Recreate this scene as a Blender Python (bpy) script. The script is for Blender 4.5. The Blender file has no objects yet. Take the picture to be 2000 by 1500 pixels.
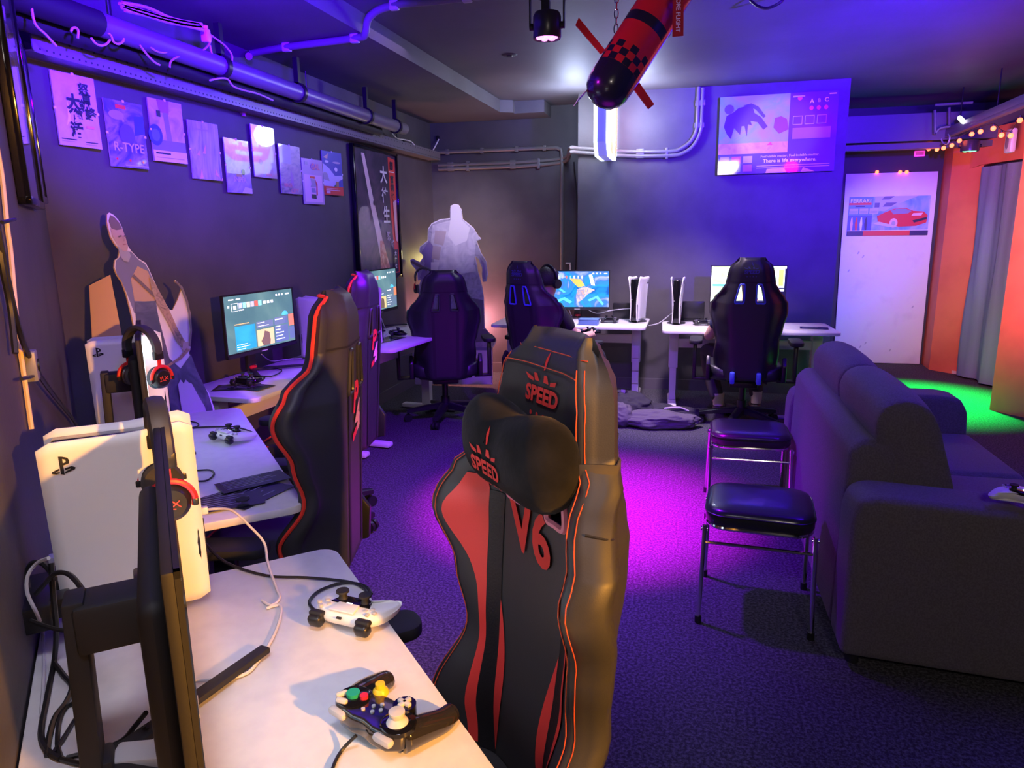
import bpy, bmesh, math, random
from mathutils import Vector, Matrix, noise as mnoise
random.seed(7)
S = bpy.context.scene
COL = S.collection
V = Vector
R = math.radians

# ------------------------------------------------------------------ camera
CAM = V((0, 0, 1.5)); FPX = 1385.0
pit, rol, yaw = R(12.4), R(0.83), R(13.5)
FW = V((-math.sin(yaw)*math.cos(pit), math.cos(yaw)*math.cos(pit), -math.sin(pit)))
r0 = V((math.cos(yaw), math.sin(yaw), 0)); u0 = r0.cross(FW)
RT = r0*math.cos(rol) - u0*math.sin(rol); UP = r0*math.sin(rol) + u0*math.cos(rol)
cd = bpy.data.cameras.new('camera'); cam = bpy.data.objects.new('camera', cd); COL.objects.link(cam)
cd.sensor_width = 36; cd.lens = FPX/2000*36; cd.clip_start = .02
cam.matrix_world = Matrix(((RT.x, UP.x, -FW.x, CAM.x), (RT.y, UP.y, -FW.y, CAM.y), (RT.z, UP.z, -FW.z, CAM.z), (0, 0, 0, 1)))
S.camera = cam

# ------------------------------------------------------------------ world, exposure
w = bpy.data.worlds.new('world'); S.world = w; w.use_nodes = True
w.node_tree.nodes['Background'].inputs[0].default_value = (.30, .22, .55, 1)
w.node_tree.nodes['Background'].inputs[1].default_value = .03
S.view_settings.view_transform = 'Standard'; S.view_settings.look = 'None'
S.view_settings.exposure = 0.0; S.view_settings.gamma = 1.0; S.view_settings.use_curve_mapping = False

# ------------------------------------------------------------------ room lights
def light(kind, name, loc, energy, color, to=None, size=.1, cone=60, blend=.5, spec=1.0):
    d = bpy.data.lights.new(name, kind); d.energy = energy; d.color = color
    if kind == 'AREA': d.shape = 'DISK'; d.size = size
    else: d.shadow_soft_size = size
    if kind == 'SPOT': d.spot_size = R(cone); d.spot_blend = blend
    d.specular_factor = spec
    o = bpy.data.objects.new(name, d); COL.objects.link(o); o.location = loc
    if to is not None: o.rotation_euler = (V(to)-V(loc)).to_track_quat('-Z', 'Y').to_euler()
    return o
MAG = (.62, .0, 1.0); BLU = (.065, .0, 1.0); AMB = (1.0, .41, .055); LAV = (.62, .5, 1.0)
light('SPOT', 'warm_lamp', (2.0, -.45, 1.86), 860, AMB, (-.75, 1.2, 1.0), .05, 44, .7)
light('SPOT', 'desk_fill', (-.25, .30, 2.6), 84, (.84, .80, 1), (-1.2, 1.75, .72), .22, 74, .8)  # added overhead fill that brightens the two near desks
light('AREA', 'soft_fill', (.7, -1.2, 2.6), 28, (1, .84, .78), (.6, 2.6, .4), .5)  # broad fill added behind the camera to lift the sofa
light('SPOT', 'magenta_beam', (-.575, 3.10, 2.24), 3200, (.85, 0, 1), (-.50, 3.62, 0), .05, 50, 1.0)
light('SPOT', 'violet_spill', (-.575, 3.10, 2.22), 640, (.20, .003, 1), (-.9, 3.7, 0), .05, 110, 1.0)
light('SPOT', 'blue_beam_pipes', (-1.05, 1.7, 2.36), 1500, BLU, (-2.25, 2.9, 2.56), .05, 74, 1.0)
light('SPOT', 'blue_beam_soffit', (-.95, 2.5, 2.2), 420, BLU, (-1.86, 3.3, 2.62), .05, 56, .6)
light('SPOT', 'blue_beam_ceiling', (1.6, 2.3, 1.95), 4500, BLU, (1.45, 3.1, 2.65), .06, 92, 1.0)
light('SPOT', 'blue_beam_wall', (1.3, 3.2, 2.2), 1900, BLU, (.95, 6.66, 2.1), .05, 56, 1.0)
light('SPOT', 'blue_beam_near', (-.55, 1.6, 2.45), 45, (.12, .01, 1), (-1.75, 1.6, 1.25), .05, 70, 1.0)
light('SPOT', 'poster_fill', (.35, 4.2, 2.25), 110, (.95, .70, 1), (.73, 6.62, 2.24), .05, 17, .5)  # extra light added to bring out the acrylic poster's colours
light('SPOT', 'door_panel_fill', (1.75, 4.6, 2.2), 185, (.60, .60, 1), (2.12, 8.3, 1.0), .15, 29, .25)  # unseen fill added to brighten the white door panel
light('SPOT', 'green_beam', (2.3, 6.93, 2.055), 3600, (.0, 1, .10), (2.05, 6.62, 0), .05, 52, 1.0)
light('POINT', 'standee_back_lamp', (-2.1, 7.0, .55), 34, (1, .34, .38), size=.12)
light('POINT', 'standee_side_lamp', (-2.42, 6.95, 1.2), 4.5, (1, .85, .3), size=.06)
light('SPOT', 'back_desk_fill', (-.1, 5.1, 2.6), 420, (.95, .70, 1), (-.1, 5.9, .7), .12, 66, .7)  # fill added above the back desks to whiten their tops
light('AREA', 'room_fill', (-1.2, 4.2, 2.6), 5, (.6, .38, .95), (-1.2, 4.2, 0), 1.2)
light('SPOT', 'standee_front_lamp', (-1.2, 4.2, 2.5), 260, (.85, .70, 1), (-2.1, 6.8, 1.6), .06, 26, 1.0)
light('SPOT', 'right_wall_fill', (1.7, 5.0, 1.7), 240, (1, .27, .45), (2.75, 6.7, 1.35), .15, 78, .8)  # added light that lifts and tints the orange wall

light('SPOT', 'rocket_fill', (-.95, 2.35, 2.15), 10, (.75, .02, 1), (-.25, 2.9, 2.15), .04, 40, .6)  # small spot added for the magenta streak on the rocket

# ------------------------------------------------------------------ helpers
def ray(x, y): return RT*((x-1000)/FPX) - UP*((y-750)/FPX) + FW
def onz(x, y, z): d = ray(x, y); return CAM + d*((z-CAM.z)/d.z)
def onX(x, y, X): d = ray(x, y); return CAM + d*((X-CAM.x)/d.x)
def onY(x, y, Y): d = ray(x, y); return CAM + d*((Y-CAM.y)/d.y)
def onN(x, y, n, k): d = ray(x, y); n = V(n); return CAM + d*((k-CAM.dot(n))/d.dot(n))

MATS = {}
def mat(name, col=(.5, .5, .5), rough=.5, metal=0, emit=0, ecol=None, coat=0, noise=None, bump=0, bscale=80, spec=.5, trans=0, alpha=1, sheen=0):
    """noise = (scale, second colour, contrast lo, hi)"""
    if name in MATS: return MATS[name]
    m = bpy.data.materials.new(name); m.use_nodes = True; nt = m.node_tree; b = nt.nodes['Principled BSDF']
    c4 = (*col, 1)
    b.inputs['Base Color'].default_value = c4; b.inputs['Roughness'].default_value = rough; b.inputs['Metallic'].default_value = metal
    b.inputs['Specular IOR Level'].default_value = spec
    if coat: b.inputs['Coat Weight'].default_value = coat; b.inputs['Coat Roughness'].default_value = .04
    if trans: b.inputs['Transmission Weight'].default_value = trans
    if sheen: b.inputs['Sheen Weight'].default_value = sheen
    if emit: b.inputs['Emission Color'].default_value = (*(ecol or col), 1); b.inputs['Emission Strength'].default_value = emit
    if noise or bump:
        tc = nt.nodes.new('ShaderNodeTexCoord')
    if noise:
        n = nt.nodes.new('ShaderNodeTexNoise'); n.inputs['Scale'].default_value = noise[0]; n.inputs['Detail'].default_value = 6
        rp = nt.nodes.new('ShaderNodeValToRGB'); rp.color_ramp.elements[0].position = noise[2]; rp.color_ramp.elements[1].position = noise[3]
        rp.color_ramp.elements[0].color = c4; rp.color_ramp.elements[1].color = (*noise[1], 1)
        nt.links.new(tc.outputs['Object'], n.inputs['Vector']); nt.links.new(n.outputs[0], rp.inputs[0]); nt.links.new(rp.outputs[0], b.inputs['Base Color'])
    if bump:
        n2 = nt.nodes.new('ShaderNodeTexNoise'); n2.inputs['Scale'].default_value = bscale; n2.inputs['Detail'].default_value = 3
        bp = nt.nodes.new('ShaderNodeBump'); bp.inputs['Strength'].default_value = bump; bp.inputs['Distance'].default_value = .004
        nt.links.new(tc.outputs['Object'], n2.inputs['Vector']); nt.links.new(n2.outputs[0], bp.inputs['Height']); nt.links.new(bp.outputs[0], b.inputs['Normal'])
    MATS[name] = m; return m

def art(name, cols, scale, stretch=(1, 1, 1), emit=0, coat=1, dist=1.5, rough=.35):
    """multi-colour printed artwork: warped noise through a colour ramp"""
    if name in MATS: return MATS[name]
    m = bpy.data.materials.new(name); m.use_nodes = True; nt = m.node_tree; b = nt.nodes['Principled BSDF']
    tc = nt.nodes.new('ShaderNodeTexCoord'); mp = nt.nodes.new('ShaderNodeMapping'); mp.inputs['Scale'].default_value = stretch
    n = nt.nodes.new('ShaderNodeTexNoise'); n.inputs['Scale'].default_value = scale; n.inputs['Detail'].default_value = 5; n.inputs['Distortion'].default_value = dist
    rp = nt.nodes.new('ShaderNodeValToRGB'); e = rp.color_ramp.elements
    k = len(cols)
    e[0].position = .3; e[1].position = .7
    for i in range(1, k-1): e.new(.3 + .4*i/(k-1))
    for i, c in enumerate(cols): e[i].color = (*c, 1)
    nt.links.new(tc.outputs['Object'], mp.inputs[0]); nt.links.new(mp.outputs[0], n.inputs['Vector']); nt.links.new(n.outputs[0], rp.inputs[0])
    b.inputs['Roughness'].default_value = rough
    if coat: b.inputs['Coat Weight'].default_value = coat; b.inputs['Coat Roughness'].default_value = .03
    if emit:
        b.inputs['Base Color'].default_value = (.01, .01, .01, 1)
        nt.links.new(rp.outputs[0], b.inputs['Emission Color']); b.inputs['Emission Strength'].default_value = emit
    else: nt.links.new(rp.outputs[0], b.inputs['Base Color'])
    MATS[name] = m; return m

def tag(o, label=None, cat=None, group=None, kind=None):
    if label: o['label'] = label
    if cat: o['category'] = cat
    if group: o['group'] = group
    if kind: o['kind'] = kind
    return o
def thing(name, label, cat, loc=(0, 0, 0), rz=0, group=None, mtx=None):
    o = bpy.data.objects.new(name, None); COL.objects.link(o); o.empty_display_size = .1
    if mtx is not None: o.matrix_world = mtx
    else: o.location = loc; o.rotation_euler = (0, 0, rz)
    return tag(o, label, cat, group)

class MB:
    """collects shapes, several materials, into one mesh object"""
    def __init__(s): s.bm = bmesh.new(); s.mi = 0; s.mats = []
    def m(s, mt):
        if mt not in s.mats: s.mats.append(mt)
        s.mi = s.mats.index(mt); return s
    def _tag(s, faces):
        for f in faces: f.material_index = s.mi
    def box(s, c, d, rot=None, bev=0, seg=2):
        tmp = bmesh.new(); bmesh.ops.create_cube(tmp, size=1)
        bmesh.ops.scale(tmp, vec=d, verts=tmp.verts)
        if bev: bmesh.ops.bevel(tmp, geom=tmp.edges[:], offset=bev, segments=seg, profile=.5, affect='EDGES')
        M = Matrix.Translation(V(c))
        if rot is not None: M = M @ (rot.to_4x4() if hasattr(rot, 'to_4x4') else Matrix.Rotation(rot, 4, 'Z'))
        return s._merge(tmp, M)
    def _merge(s, tmp, M=None):
        if M is not None: bmesh.ops.transform(tmp, matrix=M, verts=tmp.verts)
        mp = {}
        for v in tmp.verts: mp[v.index] = s.bm.verts.new(v.co)
        tmp.verts.index_update()
        for f in tmp.faces:
            try:
                nf = s.bm.faces.new([mp[v.index] for v in f.verts]); nf.material_index = s.mi; nf.smooth = True
            except ValueError: pass
        tmp.free(); return s
    def cyl(s, a, b, r, r2=None, n=16, caps=True):
        a, b = V(a), V(b); d = b-a; r2 = r if r2 is None else r2
        tmp = bmesh.new(); bmesh.ops.create_cone(tmp, cap_ends=caps, segments=n, radius1=r, radius2=r2, depth=d.length)
        tmp.verts.index_update()
        return s._merge(tmp, Matrix.Translation((a+b)/2) @ d.to_track_quat('Z', 'Y').to_matrix().to_4x4())
    def ell(s, c, r, n=16, rot=None):
        tmp = bmesh.new(); bmesh.ops.create_uvsphere(tmp, u_segments=n, v_segments=max(6, n*2//3), radius=1)
        M = Matrix.Translation(V(c))
        if rot is not None: M = M @ rot.to_4x4()
        M = M @ Matrix.Diagonal((*(r if hasattr(r, '__len__') else (r, r, r)), 1))
        tmp.verts.index_update(); return s._merge(tmp, M)
    def tube(s, pts, r, n=8, closed=False, smooth=4, flat=1.0):
        pts = [V(p) for p in pts]
        if smooth and len(pts) > 2:
            q = []; N = len(pts); rng = range(N if closed else N-1)
            for i in rng:
                p0 = pts[i-1] if (i > 0 or closed) else pts[0]; p1 = pts[i]; p2 = pts[(i+1) % N]
                p3 = pts[(i+2) % N] if (i+2 < N or closed) else pts[-1]
                for k in range(smooth):
                    t = k/smooth
                    q.append(.5*((2*p1)+(-p0+p2)*t+(2*p0-5*p1+4*p2-p3)*t*t+(-p0+3*p1-3*p2+p3)*t**3))
            if not closed: q.append(pts[-1])
            pts = q
        N = len(pts); rings = []; ref = None
        for i, p in enumerate(pts):
            a = pts[i-1] if (i > 0 or closed) else p; b = pts[(i+1) % N] if (i < N-1 or closed) else p
            t = (b-a).normalized()
            if ref is None:
                ref = V((0, 0, 1)) if abs(t.z) < .9 else V((1, 0, 0))
            nx = (ref - t*ref.dot(t)); nx = nx.normalized() if nx.length > 1e-6 else t.orthogonal().normalized()
            ref = nx; ny = t.cross(nx)
            rr = r(i/(N-1)) if callable(r) else r
            rings.append([s.bm.verts.new(p + nx*math.cos(2*math.pi*k/n)*rr*flat + ny*math.sin(2*math.pi*k/n)*rr) for k in range(n)])
        for i in range(N if closed else N-1):
            A, B = rings[i], rings[(i+1) % N]
            for k in range(n):
                f = s.bm.faces.new((A[k], A[(k+1) % n], B[(k+1) % n], B[k])); f.material_index = s.mi; f.smooth = True
        if not closed:
            for rg, rev in ((rings[0], True), (rings[-1], False)):
                f = s.bm.faces.new(rg[::-1] if rev else rg); f.material_index = s.mi
        return s
    def lathe(s, prof, c=(0, 0, 0), n=20, axis=None):
        M = Matrix.Translation(V(c))
        if axis is not None: M = M @ V(axis).to_track_quat('Z', 'Y').to_matrix().to_4x4()
        rings = [[s.bm.verts.new(M @ V((r*math.cos(2*math.pi*k/n), r*math.sin(2*math.pi*k/n), z))) for k in range(n)] for r, z in prof]
        for A, B in zip(rings, rings[1:]):
            for k in range(n):
                f = s.bm.faces.new((A[k], A[(k+1) % n], B[(k+1) % n], B[k])); f.material_index = s.mi; f.smooth = True
        for rg, rev in ((rings[0], True), (rings[-1], False)):
            f = s.bm.faces.new(rg[::-1] if rev else rg); f.material_index = s.mi
        return s
    def poly(s, pts):
        f = s.bm.faces.new([s.bm.verts.new(V(p)) for p in pts]); f.material_index = s.mi; return s
    def prism(s, pts, ext, bev=0, seg=2):
        """polygon (3-D points) extruded by vector ext"""
        tmp = bmesh.new(); vs = [tmp.verts.new(V(p)) for p in pts]; f = tmp.faces.new(vs)
        r = bmesh.ops.extrude_face_region(tmp, geom=[f]); ev = [v for v in r['geom'] if isinstance(v, bmesh.types.BMVert)]
        bmesh.ops.translate(tmp, vec=V(ext), verts=ev)
        bmesh.ops.recalc_face_normals(tmp, faces=tmp.faces)
        if bev: bmesh.ops.bevel(tmp, geom=tmp.edges[:], offset=bev, segments=seg, profile=.5, affect='EDGES', clamp_overlap=True)
        tmp.verts.index_update(); return s._merge(tmp)
    def grid(s, rows, closed=False):
        vs = [[s.bm.verts.new(V(p)) for p in r] for r in rows]
        for A, B in zip(vs, vs[1:]):
            k = len(A)
            for i in range(k if closed else k-1):
                f = s.bm.faces.new((A[i], A[(i+1) % k], B[(i+1) % k], B[i])); f.material_index = s.mi; f.smooth = True
        return vs
    def build(s, name, parent=None, mt=None, sharp=40, label=None, recalc=True):
        if mt is not None: s.mats = [mt]
        if recalc: bmesh.ops.recalc_face_normals(s.bm, faces=s.bm.faces)
        me = bpy.data.meshes.new(name); s.bm.to_mesh(me); s.bm.free()
        for m_ in s.mats: me.materials.append(m_)
        me.shade_smooth(); me.set_sharp_from_angle(angle=R(sharp))
        o = bpy.data.objects.new(name, me); COL.objects.link(o)
        if parent is not None: o.parent = parent
        if label: o['label'] = label
        return o
def apply_mods(o):
    dg = bpy.context.evaluated_depsgraph_get()
    me = bpy.data.meshes.new_from_object(o.evaluated_get(dg)); o.modifiers.clear(); old = o.data; o.data = me; bpy.data.meshes.remove(old)
    return o
def text2d(s, size, bold=0, align='CENTER', shear=0, sx=1):
    c = bpy.data.curves.new('t', 'FONT'); c.body = s; c.size = size; c.align_x = align; c.align_y = 'CENTER'; c.offset = bold; c.shear = shear; c.resolution_u = 3
    o = bpy.data.objects.new('t', c); COL.objects.link(o)
    me = bpy.data.meshes.new_from_object(o)
    vs = [(v.co.x*sx, v.co.y) for v in me.vertices]; fs = [tuple(p.vertices) for p in me.polygons]
    bpy.data.objects.remove(o); bpy.data.curves.remove(c); bpy.data.meshes.remove(me)
    return vs, fs
def add2d(mb, vs, fs, fn):
    nv = [mb.bm.verts.new(V(fn(x, y))) for x, y in vs]
    for f in fs:
        try: q = mb.bm.faces.new([nv[i] for i in f]); q.material_index = mb.mi
        except ValueError: pass
def copy_tree(o, parent=None):
    c = o.copy(); COL.objects.link(c)
    if parent is not None: c.parent = parent
    for ch in list(o.children): copy_tree(ch, c)
    return c
def rr(x0, y0, x1, y1, r, n=4):
    out = []
    for cx, cy, a0 in ((x1-r, y1-r, 0), (x0+r, y1-r, 90), (x0+r, y0+r, 180), (x1-r, y0+r, 270)):
        for k in range(n+1): a = R(a0+90*k/n); out.append((cx+r*math.cos(a), cy+r*math.sin(a)))
    return out
def lerp(a, b, t): return a+(b-a)*t
def interp(tab, t):
    if t <= tab[0][0]: return tab[0][1]
    for (a, va), (b, vb) in zip(tab, tab[1:]):
        if t <= b:
            k = (t-a)/(b-a); k = k*k*(3-2*k); return va+(vb-va)*k
    return tab[-1][1]
def sm(a, b, x): t = max(0, min(1, (x-a)/(b-a))); return t*t*(3-2*t)

# ------------------------------------------------------------------ shared materials
M_wall = mat('charcoal_wall', (.085, .08, .09), .6, noise=(3, (.065, .06, .07), .4, .65), bump=.15, bscale=60)
M_ceil = mat('charcoal_ceiling', (.11, .11, .12), .6, noise=(1.6, (.085, .085, .095), .4, .65), bump=.12, bscale=40)
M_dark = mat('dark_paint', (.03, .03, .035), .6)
M_pipe = mat('painted_pipe', (.16, .155, .165), .35)
M_black = mat('black_plastic', (.012, .012, .014), .35)
M_blackm = mat('matt_black', (.012, .012, .014), .65)
M_gloss = mat('gloss_black', (.006, .006, .008), .08)
M_white = mat('white_plastic', (.82, .82, .82), .38)
M_desk = mat('white_laminate', (.78, .78, .8), .32, noise=(30, (.72, .72, .75), .4, .7))
M_steel = mat('white_steel', (.75, .75, .77), .4)
M_chrome = mat('chrome', (.85, .85, .87), .08, metal=1)
M_leather = mat('black_leather', (.036, .036, .041), .5, bump=.06, bscale=420)
M_leather2 = mat('soft_black_leather', (.022, .022, .026), .42, bump=.06, bscale=420)
M_red = mat('red_leather', (.75, .055, .05), .42, bump=.06, bscale=420)
M_redpl = mat('red_plastic', (.6, .02, .02), .35)
M_thread = mat('red_thread', (.62, .09, .03), .6)
M_velvet = mat('black_velvet', (.006, .0065, .008), .95, spec=.12, noise=(14, (.014, .014, .017), .4, .65), bump=.4, bscale=40, sheen=.05)
M_grey = mat('grey_plastic', (.22, .22, .23), .4)
M_lgrey = mat('light_grey_plastic', (.5, .5, .52), .4)

# ================================================================== ROOM
XL, YP, YR, ZC, ZS = -2.545, 6.66, 7.20, 2.655, 2.546
NL = V((-.737, -.676, 0)); UL = V((-.676, .737, 0))
def struct(mb, name, mt, parent=None):
    o = mb.build(name, parent, mt, 30)
    if parent is None: o['kind'] = 'structure'
    return o
# carpet
mfl = bpy.data.materials.new('speckled_carpet'); mfl.use_nodes = True; nt = mfl.node_tree; b = nt.nodes['Principled BSDF']
tc = nt.nodes.new('ShaderNodeTexCoord'); n1 = nt.nodes.new('ShaderNodeTexNoise'); n1.inputs['Scale'].default_value = 95; n1.inputs['Detail'].default_value = 3; n1.inputs['Roughness'].default_value = .7
rp = nt.nodes.new('ShaderNodeValToRGB'); rp.color_ramp.elements[0].position = .42; rp.color_ramp.elements[1].position = .66
rp.color_ramp.elements[0].color = (.022, .021, .026, 1); rp.color_ramp.elements[1].color = (.12, .12, .13, 1)
bp = nt.nodes.new('ShaderNodeBump'); bp.inputs['Strength'].default_value = .6; bp.inputs['Distance'].default_value = .006
for a, b_ in ((tc.outputs['Object'], n1.inputs['Vector']), (n1.outputs[0], rp.inputs[0]), (rp.outputs[0], b.inputs['Base Color']), (n1.outputs[0], bp.inputs['Height']), (bp.outputs[0], b.inputs['Normal'])): nt.links.new(a, b_)
b.inputs['Roughness'].default_value = .9
struct(MB().box((.6, 3.0, -.05), (7.4, 11.6, .1)), 'floor', mfl)
struct(MB().box((.6, 3.0, ZC+.06), (7.4, 11.6, .12)), 'ceiling', M_ceil)
struct(MB().box((XL-.06, 4.98, 1.35), (.12, 5.1, 2.75)), 'wall_left', M_wall)
cpt = V((XL, 2.4675, 0)); mid = cpt - UL*2.2
struct(MB().box((mid.x+NL.x*.06, mid.y+NL.y*.06, 1.35), (4.4, .12, 2.75), rot=math.atan2(UL.y, UL.x)), 'wall_near', M_wall)
struct(MB().box((-1.75, YR+.06, 1.35), (1.75, .12, 2.75)), 'wall_recess', M_wall)
struct(MB().box((.165, YP+.3, 1.35), (2.24, .6, 2.75)), 'wall_back', M_wall)
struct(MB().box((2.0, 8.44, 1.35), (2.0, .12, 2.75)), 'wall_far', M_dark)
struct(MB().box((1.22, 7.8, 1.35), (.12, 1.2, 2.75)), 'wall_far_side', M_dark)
# dropped soffit along the left wall with its stepped end
struct(MB().prism([(XL, -1.5, ZS), (-1.84, -1.5, ZS), (-1.69, 6.72, ZS), (-1.58, 6.78, ZS), (-1.58, 6.84, ZS), (-1.30, 6.84, ZS), (-1.30, YR, ZS), (XL, YR, ZS)], (0, 0, ZC-ZS)), 'trim_1', M_ceil)
# duct across the far room
struct(MB().box((2.1, 7.75, 2.36), (1.75, .3, .24)).box((2.1, 7.72, 2.20), (1.75, .12, .05)), 'trim_2', mat('duct_paint', (.10, .10, .11), .5))
# baseboards
struct(MB().box((XL+.008, 4.98, .05), (.016, 5.0, .10)), 'baseboard_left', mat('baseboard_paint', (.11, .10, .115), .5))
struct(MB().box((.165, YP-.008, .05), (2.24, .016, .10)).box((-1.75, YR-.008, .05), (1.75, .016, .10)), 'baseboard_back', mat('baseboard_paint'))
# orange right wall: left jamb, header, near pillar
M_or = mat('orange_paint', (.80, .21, .10), .55, noise=(4, (.68, .16, .08), .45, .75))
def arcwall(pts, z0, z1, nm):
    mb = MB(); mb.prism([(x, y, z0) for x, y in pts], (0, 0, z1-z0)); return struct(mb, nm, M_or)
arcwall([(2.535, 8.05), (2.58, 7.98), (2.66, 7.885), (2.74, 7.80), (2.82, 7.8), (3.4, 7.9), (3.4, 8.4), (2.56, 8.4)], 0, 2.30, 'wall_right')
mb = MB(); mb.prism([(2.60, 7.985, 1.97), (2.70, 7.80, 2.02), (3.1, 5.6, 2.02), (3.2, 5.6, 2.02), (2.82, 7.85, 2.02)], (0, 0, .32)); struct(mb, 'wall_right_header', M_or)
arcwall([(2.475, 6.34), (2.50, 6.29), (2.57, 6.19), (2.66, 6.09), (2.78, 5.99), (2.95, 5.9), (3.4, 5.9), (3.4, 6.5), (2.6, 6.5)], 0, 2.05, 'wall_right_pillar')
# scuffed skirting chips at the orange foot
tag(MB().box((2.72, 7.815, .018), (.10, .006, .03), rot=R(-45)).build('trim_3', None, mat('chipped_plaster', (.75, .62, .55), .8)), kind='structure')
# rear walls (behind the camera, closing the room)
struct(MB().box((4.2, 3.0, 1.35), (.12, 11.6, 2.75)), 'wall_east', M_wall)
struct(MB().box((.6, -2.7, 1.35), (7.4, .12, 2.75)), 'wall_rear', M_wall)

# ================================================================== CEILING AND WALL SERVICES
# perforated cable tray on the left wall
t = thing('cable_tray', 'long grey perforated cable tray running along the poster wall', 'cable tray', (XL, 2.4, 2.18))
L = 4.72
mb = MB(); mb.box((.062, L/2, .005), (.122, L, .006)); mb.box((.003, L/2, .03), (.005, L, .06)); mb.build('tray_floor', t, M_pipe)
mb = MB(); mb.box((.122, L/2, .036), (.006, L, .075)); mb.box((.112, L/2, .074), (.02, L, .006)); mb.build('tray_front', t, M_pipe)
mb = MB()
for k in range(150): mb.cyl((.1242, .03+k*L/151, .014), (.1262, .03+k*L/151, .014), .0045, n=6)
for k in range(75): mb.cyl((.1242, .05+k*L/76, .058), (.1262, .05+k*L/76, .058), .005, n=6)
tag(mb.build('perforations', t, M_dark), kind='stuff')
for k, y in enumerate((.5, 2.2, 3.75)):
    mb = MB(); mb.cyl((.06, y, .01), (.06, y, .36), .004, n=6); mb.box((.06, y, .078), (.14, .03, .012)); mb.build('hanger', t, M_black)
# big horizontal pipe with clamps
t = thing('ventilation_pipe', 'thick grey pipe hung high above the cable tray', 'pipe', (-2.30, 2.60, 2.318))
L = 3.25
MB().cyl((0, 0, 0), (0, L, 0), .047, n=24).build('pipe', t, M_pipe); MB().cyl((0, -1.4, 0), (0, 0, 0), .050, n=20).build('shaded_pipe', t, M_blackm)  # near length of pipe coloured black for the shadow it runs into
MB().cyl((-.075, -.5, -.055), (-.075, L-.35, -.055), .034, n=14).build('lower_pipe', t, M_blackm)
for y in (.8, 1.55, 2.52, 3.07):
    mb = MB(); mb.cyl((0, y-.015, 0), (0, y+.015, 0), .058, n=20); mb.box((0, y, .10), (.03, .03, .2)); mb.build('clamp', t, M_black)
# tangle of loose cables on the tray
def cable(name, pts, r, mt, label, cat='cable', group=None, n=6):
    return tag(MB().tube(pts, r, n=n).build(name, None, mt), label, cat, group)
M_cabw = mat('pale_cable', (.55, .55, .6), .45); M_cabb = mat('black_cable', (.012, .012, .013), .45); M_cabc = mat('cream_cable', (.75, .55, .28), .5)
Xc = -2.27
def cpx(*pp, X=Xc): return [onX(x, y, X) for x, y in pp]
cabs = [('pale loop of cable hanging over the tray at its wall end', [(60, 0), (68, 45), (90, 68), (110, 90)]),
        ('pale cable curling down to the tray beside the wall frame', [(88, 0), (92, 14), (118, 34)]),
        ('short pale cable end hooking upward out of the tray', [(139, 62), (141, 56), (147, 54), (153, 60), (152, 75)]),
        ('pale cable swag drooping in a wide U over the tray', [(178, 74), (186, 84), (197, 89), (208, 86), (215, 78)]),
        ('pale cable ring hanging beside the drooping swag', [(210, 64), (217, 70), (222, 82), (232, 86), (241, 80), (240, 70)]),
        ('outer of the two nested cable arcs under the pipe', [(283, 74), (292, 90), (308, 101), (325, 102), (342, 92)]),
        ('inner of the two nested cable arcs under the pipe', [(297, 78), (310, 90), (325, 94), (338, 88)]),
        ('straight pale cable slanting down into the tray', [(273, 88), (285, 104), (300, 120), (312, 127)]),
        ('pale cable rising from tray to white socket on pipe', [(332, 132), (334, 120), (350, 110), (385, 104), (404, 92), (412, 78), (412, 68)]),
        ('big pale cable loop hanging below the white socket', [(411, 68), (425, 78), (440, 90), (453, 108), (451, 124), (442, 132), (428, 126), (415, 108), (410, 88)]),
        ('pale cable humped over the middle of the tray', [(410, 157), (430, 153), (445, 155), (455, 168), (475, 176), (500, 182), (520, 190), (533, 196)])]
for lb, pp in cabs: cable('loose_cable', cpx(*pp), .0045, M_cabw, lb, group='loose cables on the tray')
t = thing('cable_bundle', 'bundled pale cables lying on top of the pipe', 'cable bundle')
pb = [onX(x, y, -2.24) for x, y in [(240, 12), (290, 26), (340, 42), (395, 52)]]
mb = MB()
for k in range(7):
    j = V((0, random.uniform(-.02, .02), random.uniform(-.012, .02))); mb.tube([p+j*(1+.5*math.sin(i*2+k)) for i, p in enumerate(pb)], .007, n=6)
tag(mb.build('strands', t, M_cabw), kind='stuff')
p = onX(402, 70, -2.28)
t = thing('power_socket', 'small white power socket fixed on the high pipe', 'socket', p)
MB().box((0, 0, 0), (.035, .035, .06), bev=.006).build('socket_body', t, M_white); MB().cyl((0, 0, .03), (0, 0, .045), .014, n=12).build('gland', t, M_white)
p = onX(369, 142, -2.44)
t = thing('led_driver', 'small glowing pale blue box lying in cable tray', 'led box', p)
MB().box((0, 0, 0), (.05, .10, .03), rot=R(10), bev=.006).build('case', t, mat('pale_blue_case', (.4, .75, .95), .4, emit=.5, ecol=(.25, .6, 1)))
MB().cyl((0, 0, .014), (0, 0, .05), .012, n=10).build('stub', t, M_pipe)
p = onX(470, 217, XL)
tag(MB().cyl(p, p+V((.0, 0, -.0)) + V((.02, 0, 0)), .018, n=12).cyl(p+V((.018, 0, .022)), p+V((.018, 0, -.03)), .013, n=12).build('wall_fitting', None, mat('copper_fitting', (.5, .3, .25), .4)), 'small round copper fitting on wall below tray', 'fitting')
cable('white_cable', [onX(762, 243, -2.46), onX(765, 258, -2.47), onX(775, 270, -2.48), onX(790, 273, -2.44), onX(802, 276, -2.43), onX(809, 283, -2.42)], .005, M_white, 'white cable from pipe end into the far tray end')
cable('white_cable', [onY(846, 293, 7.14), onY(852, 282, 7.16), onY(857, 272, 7.18)], .006, M_white, 'short white cable entering the black wall grommet')
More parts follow.
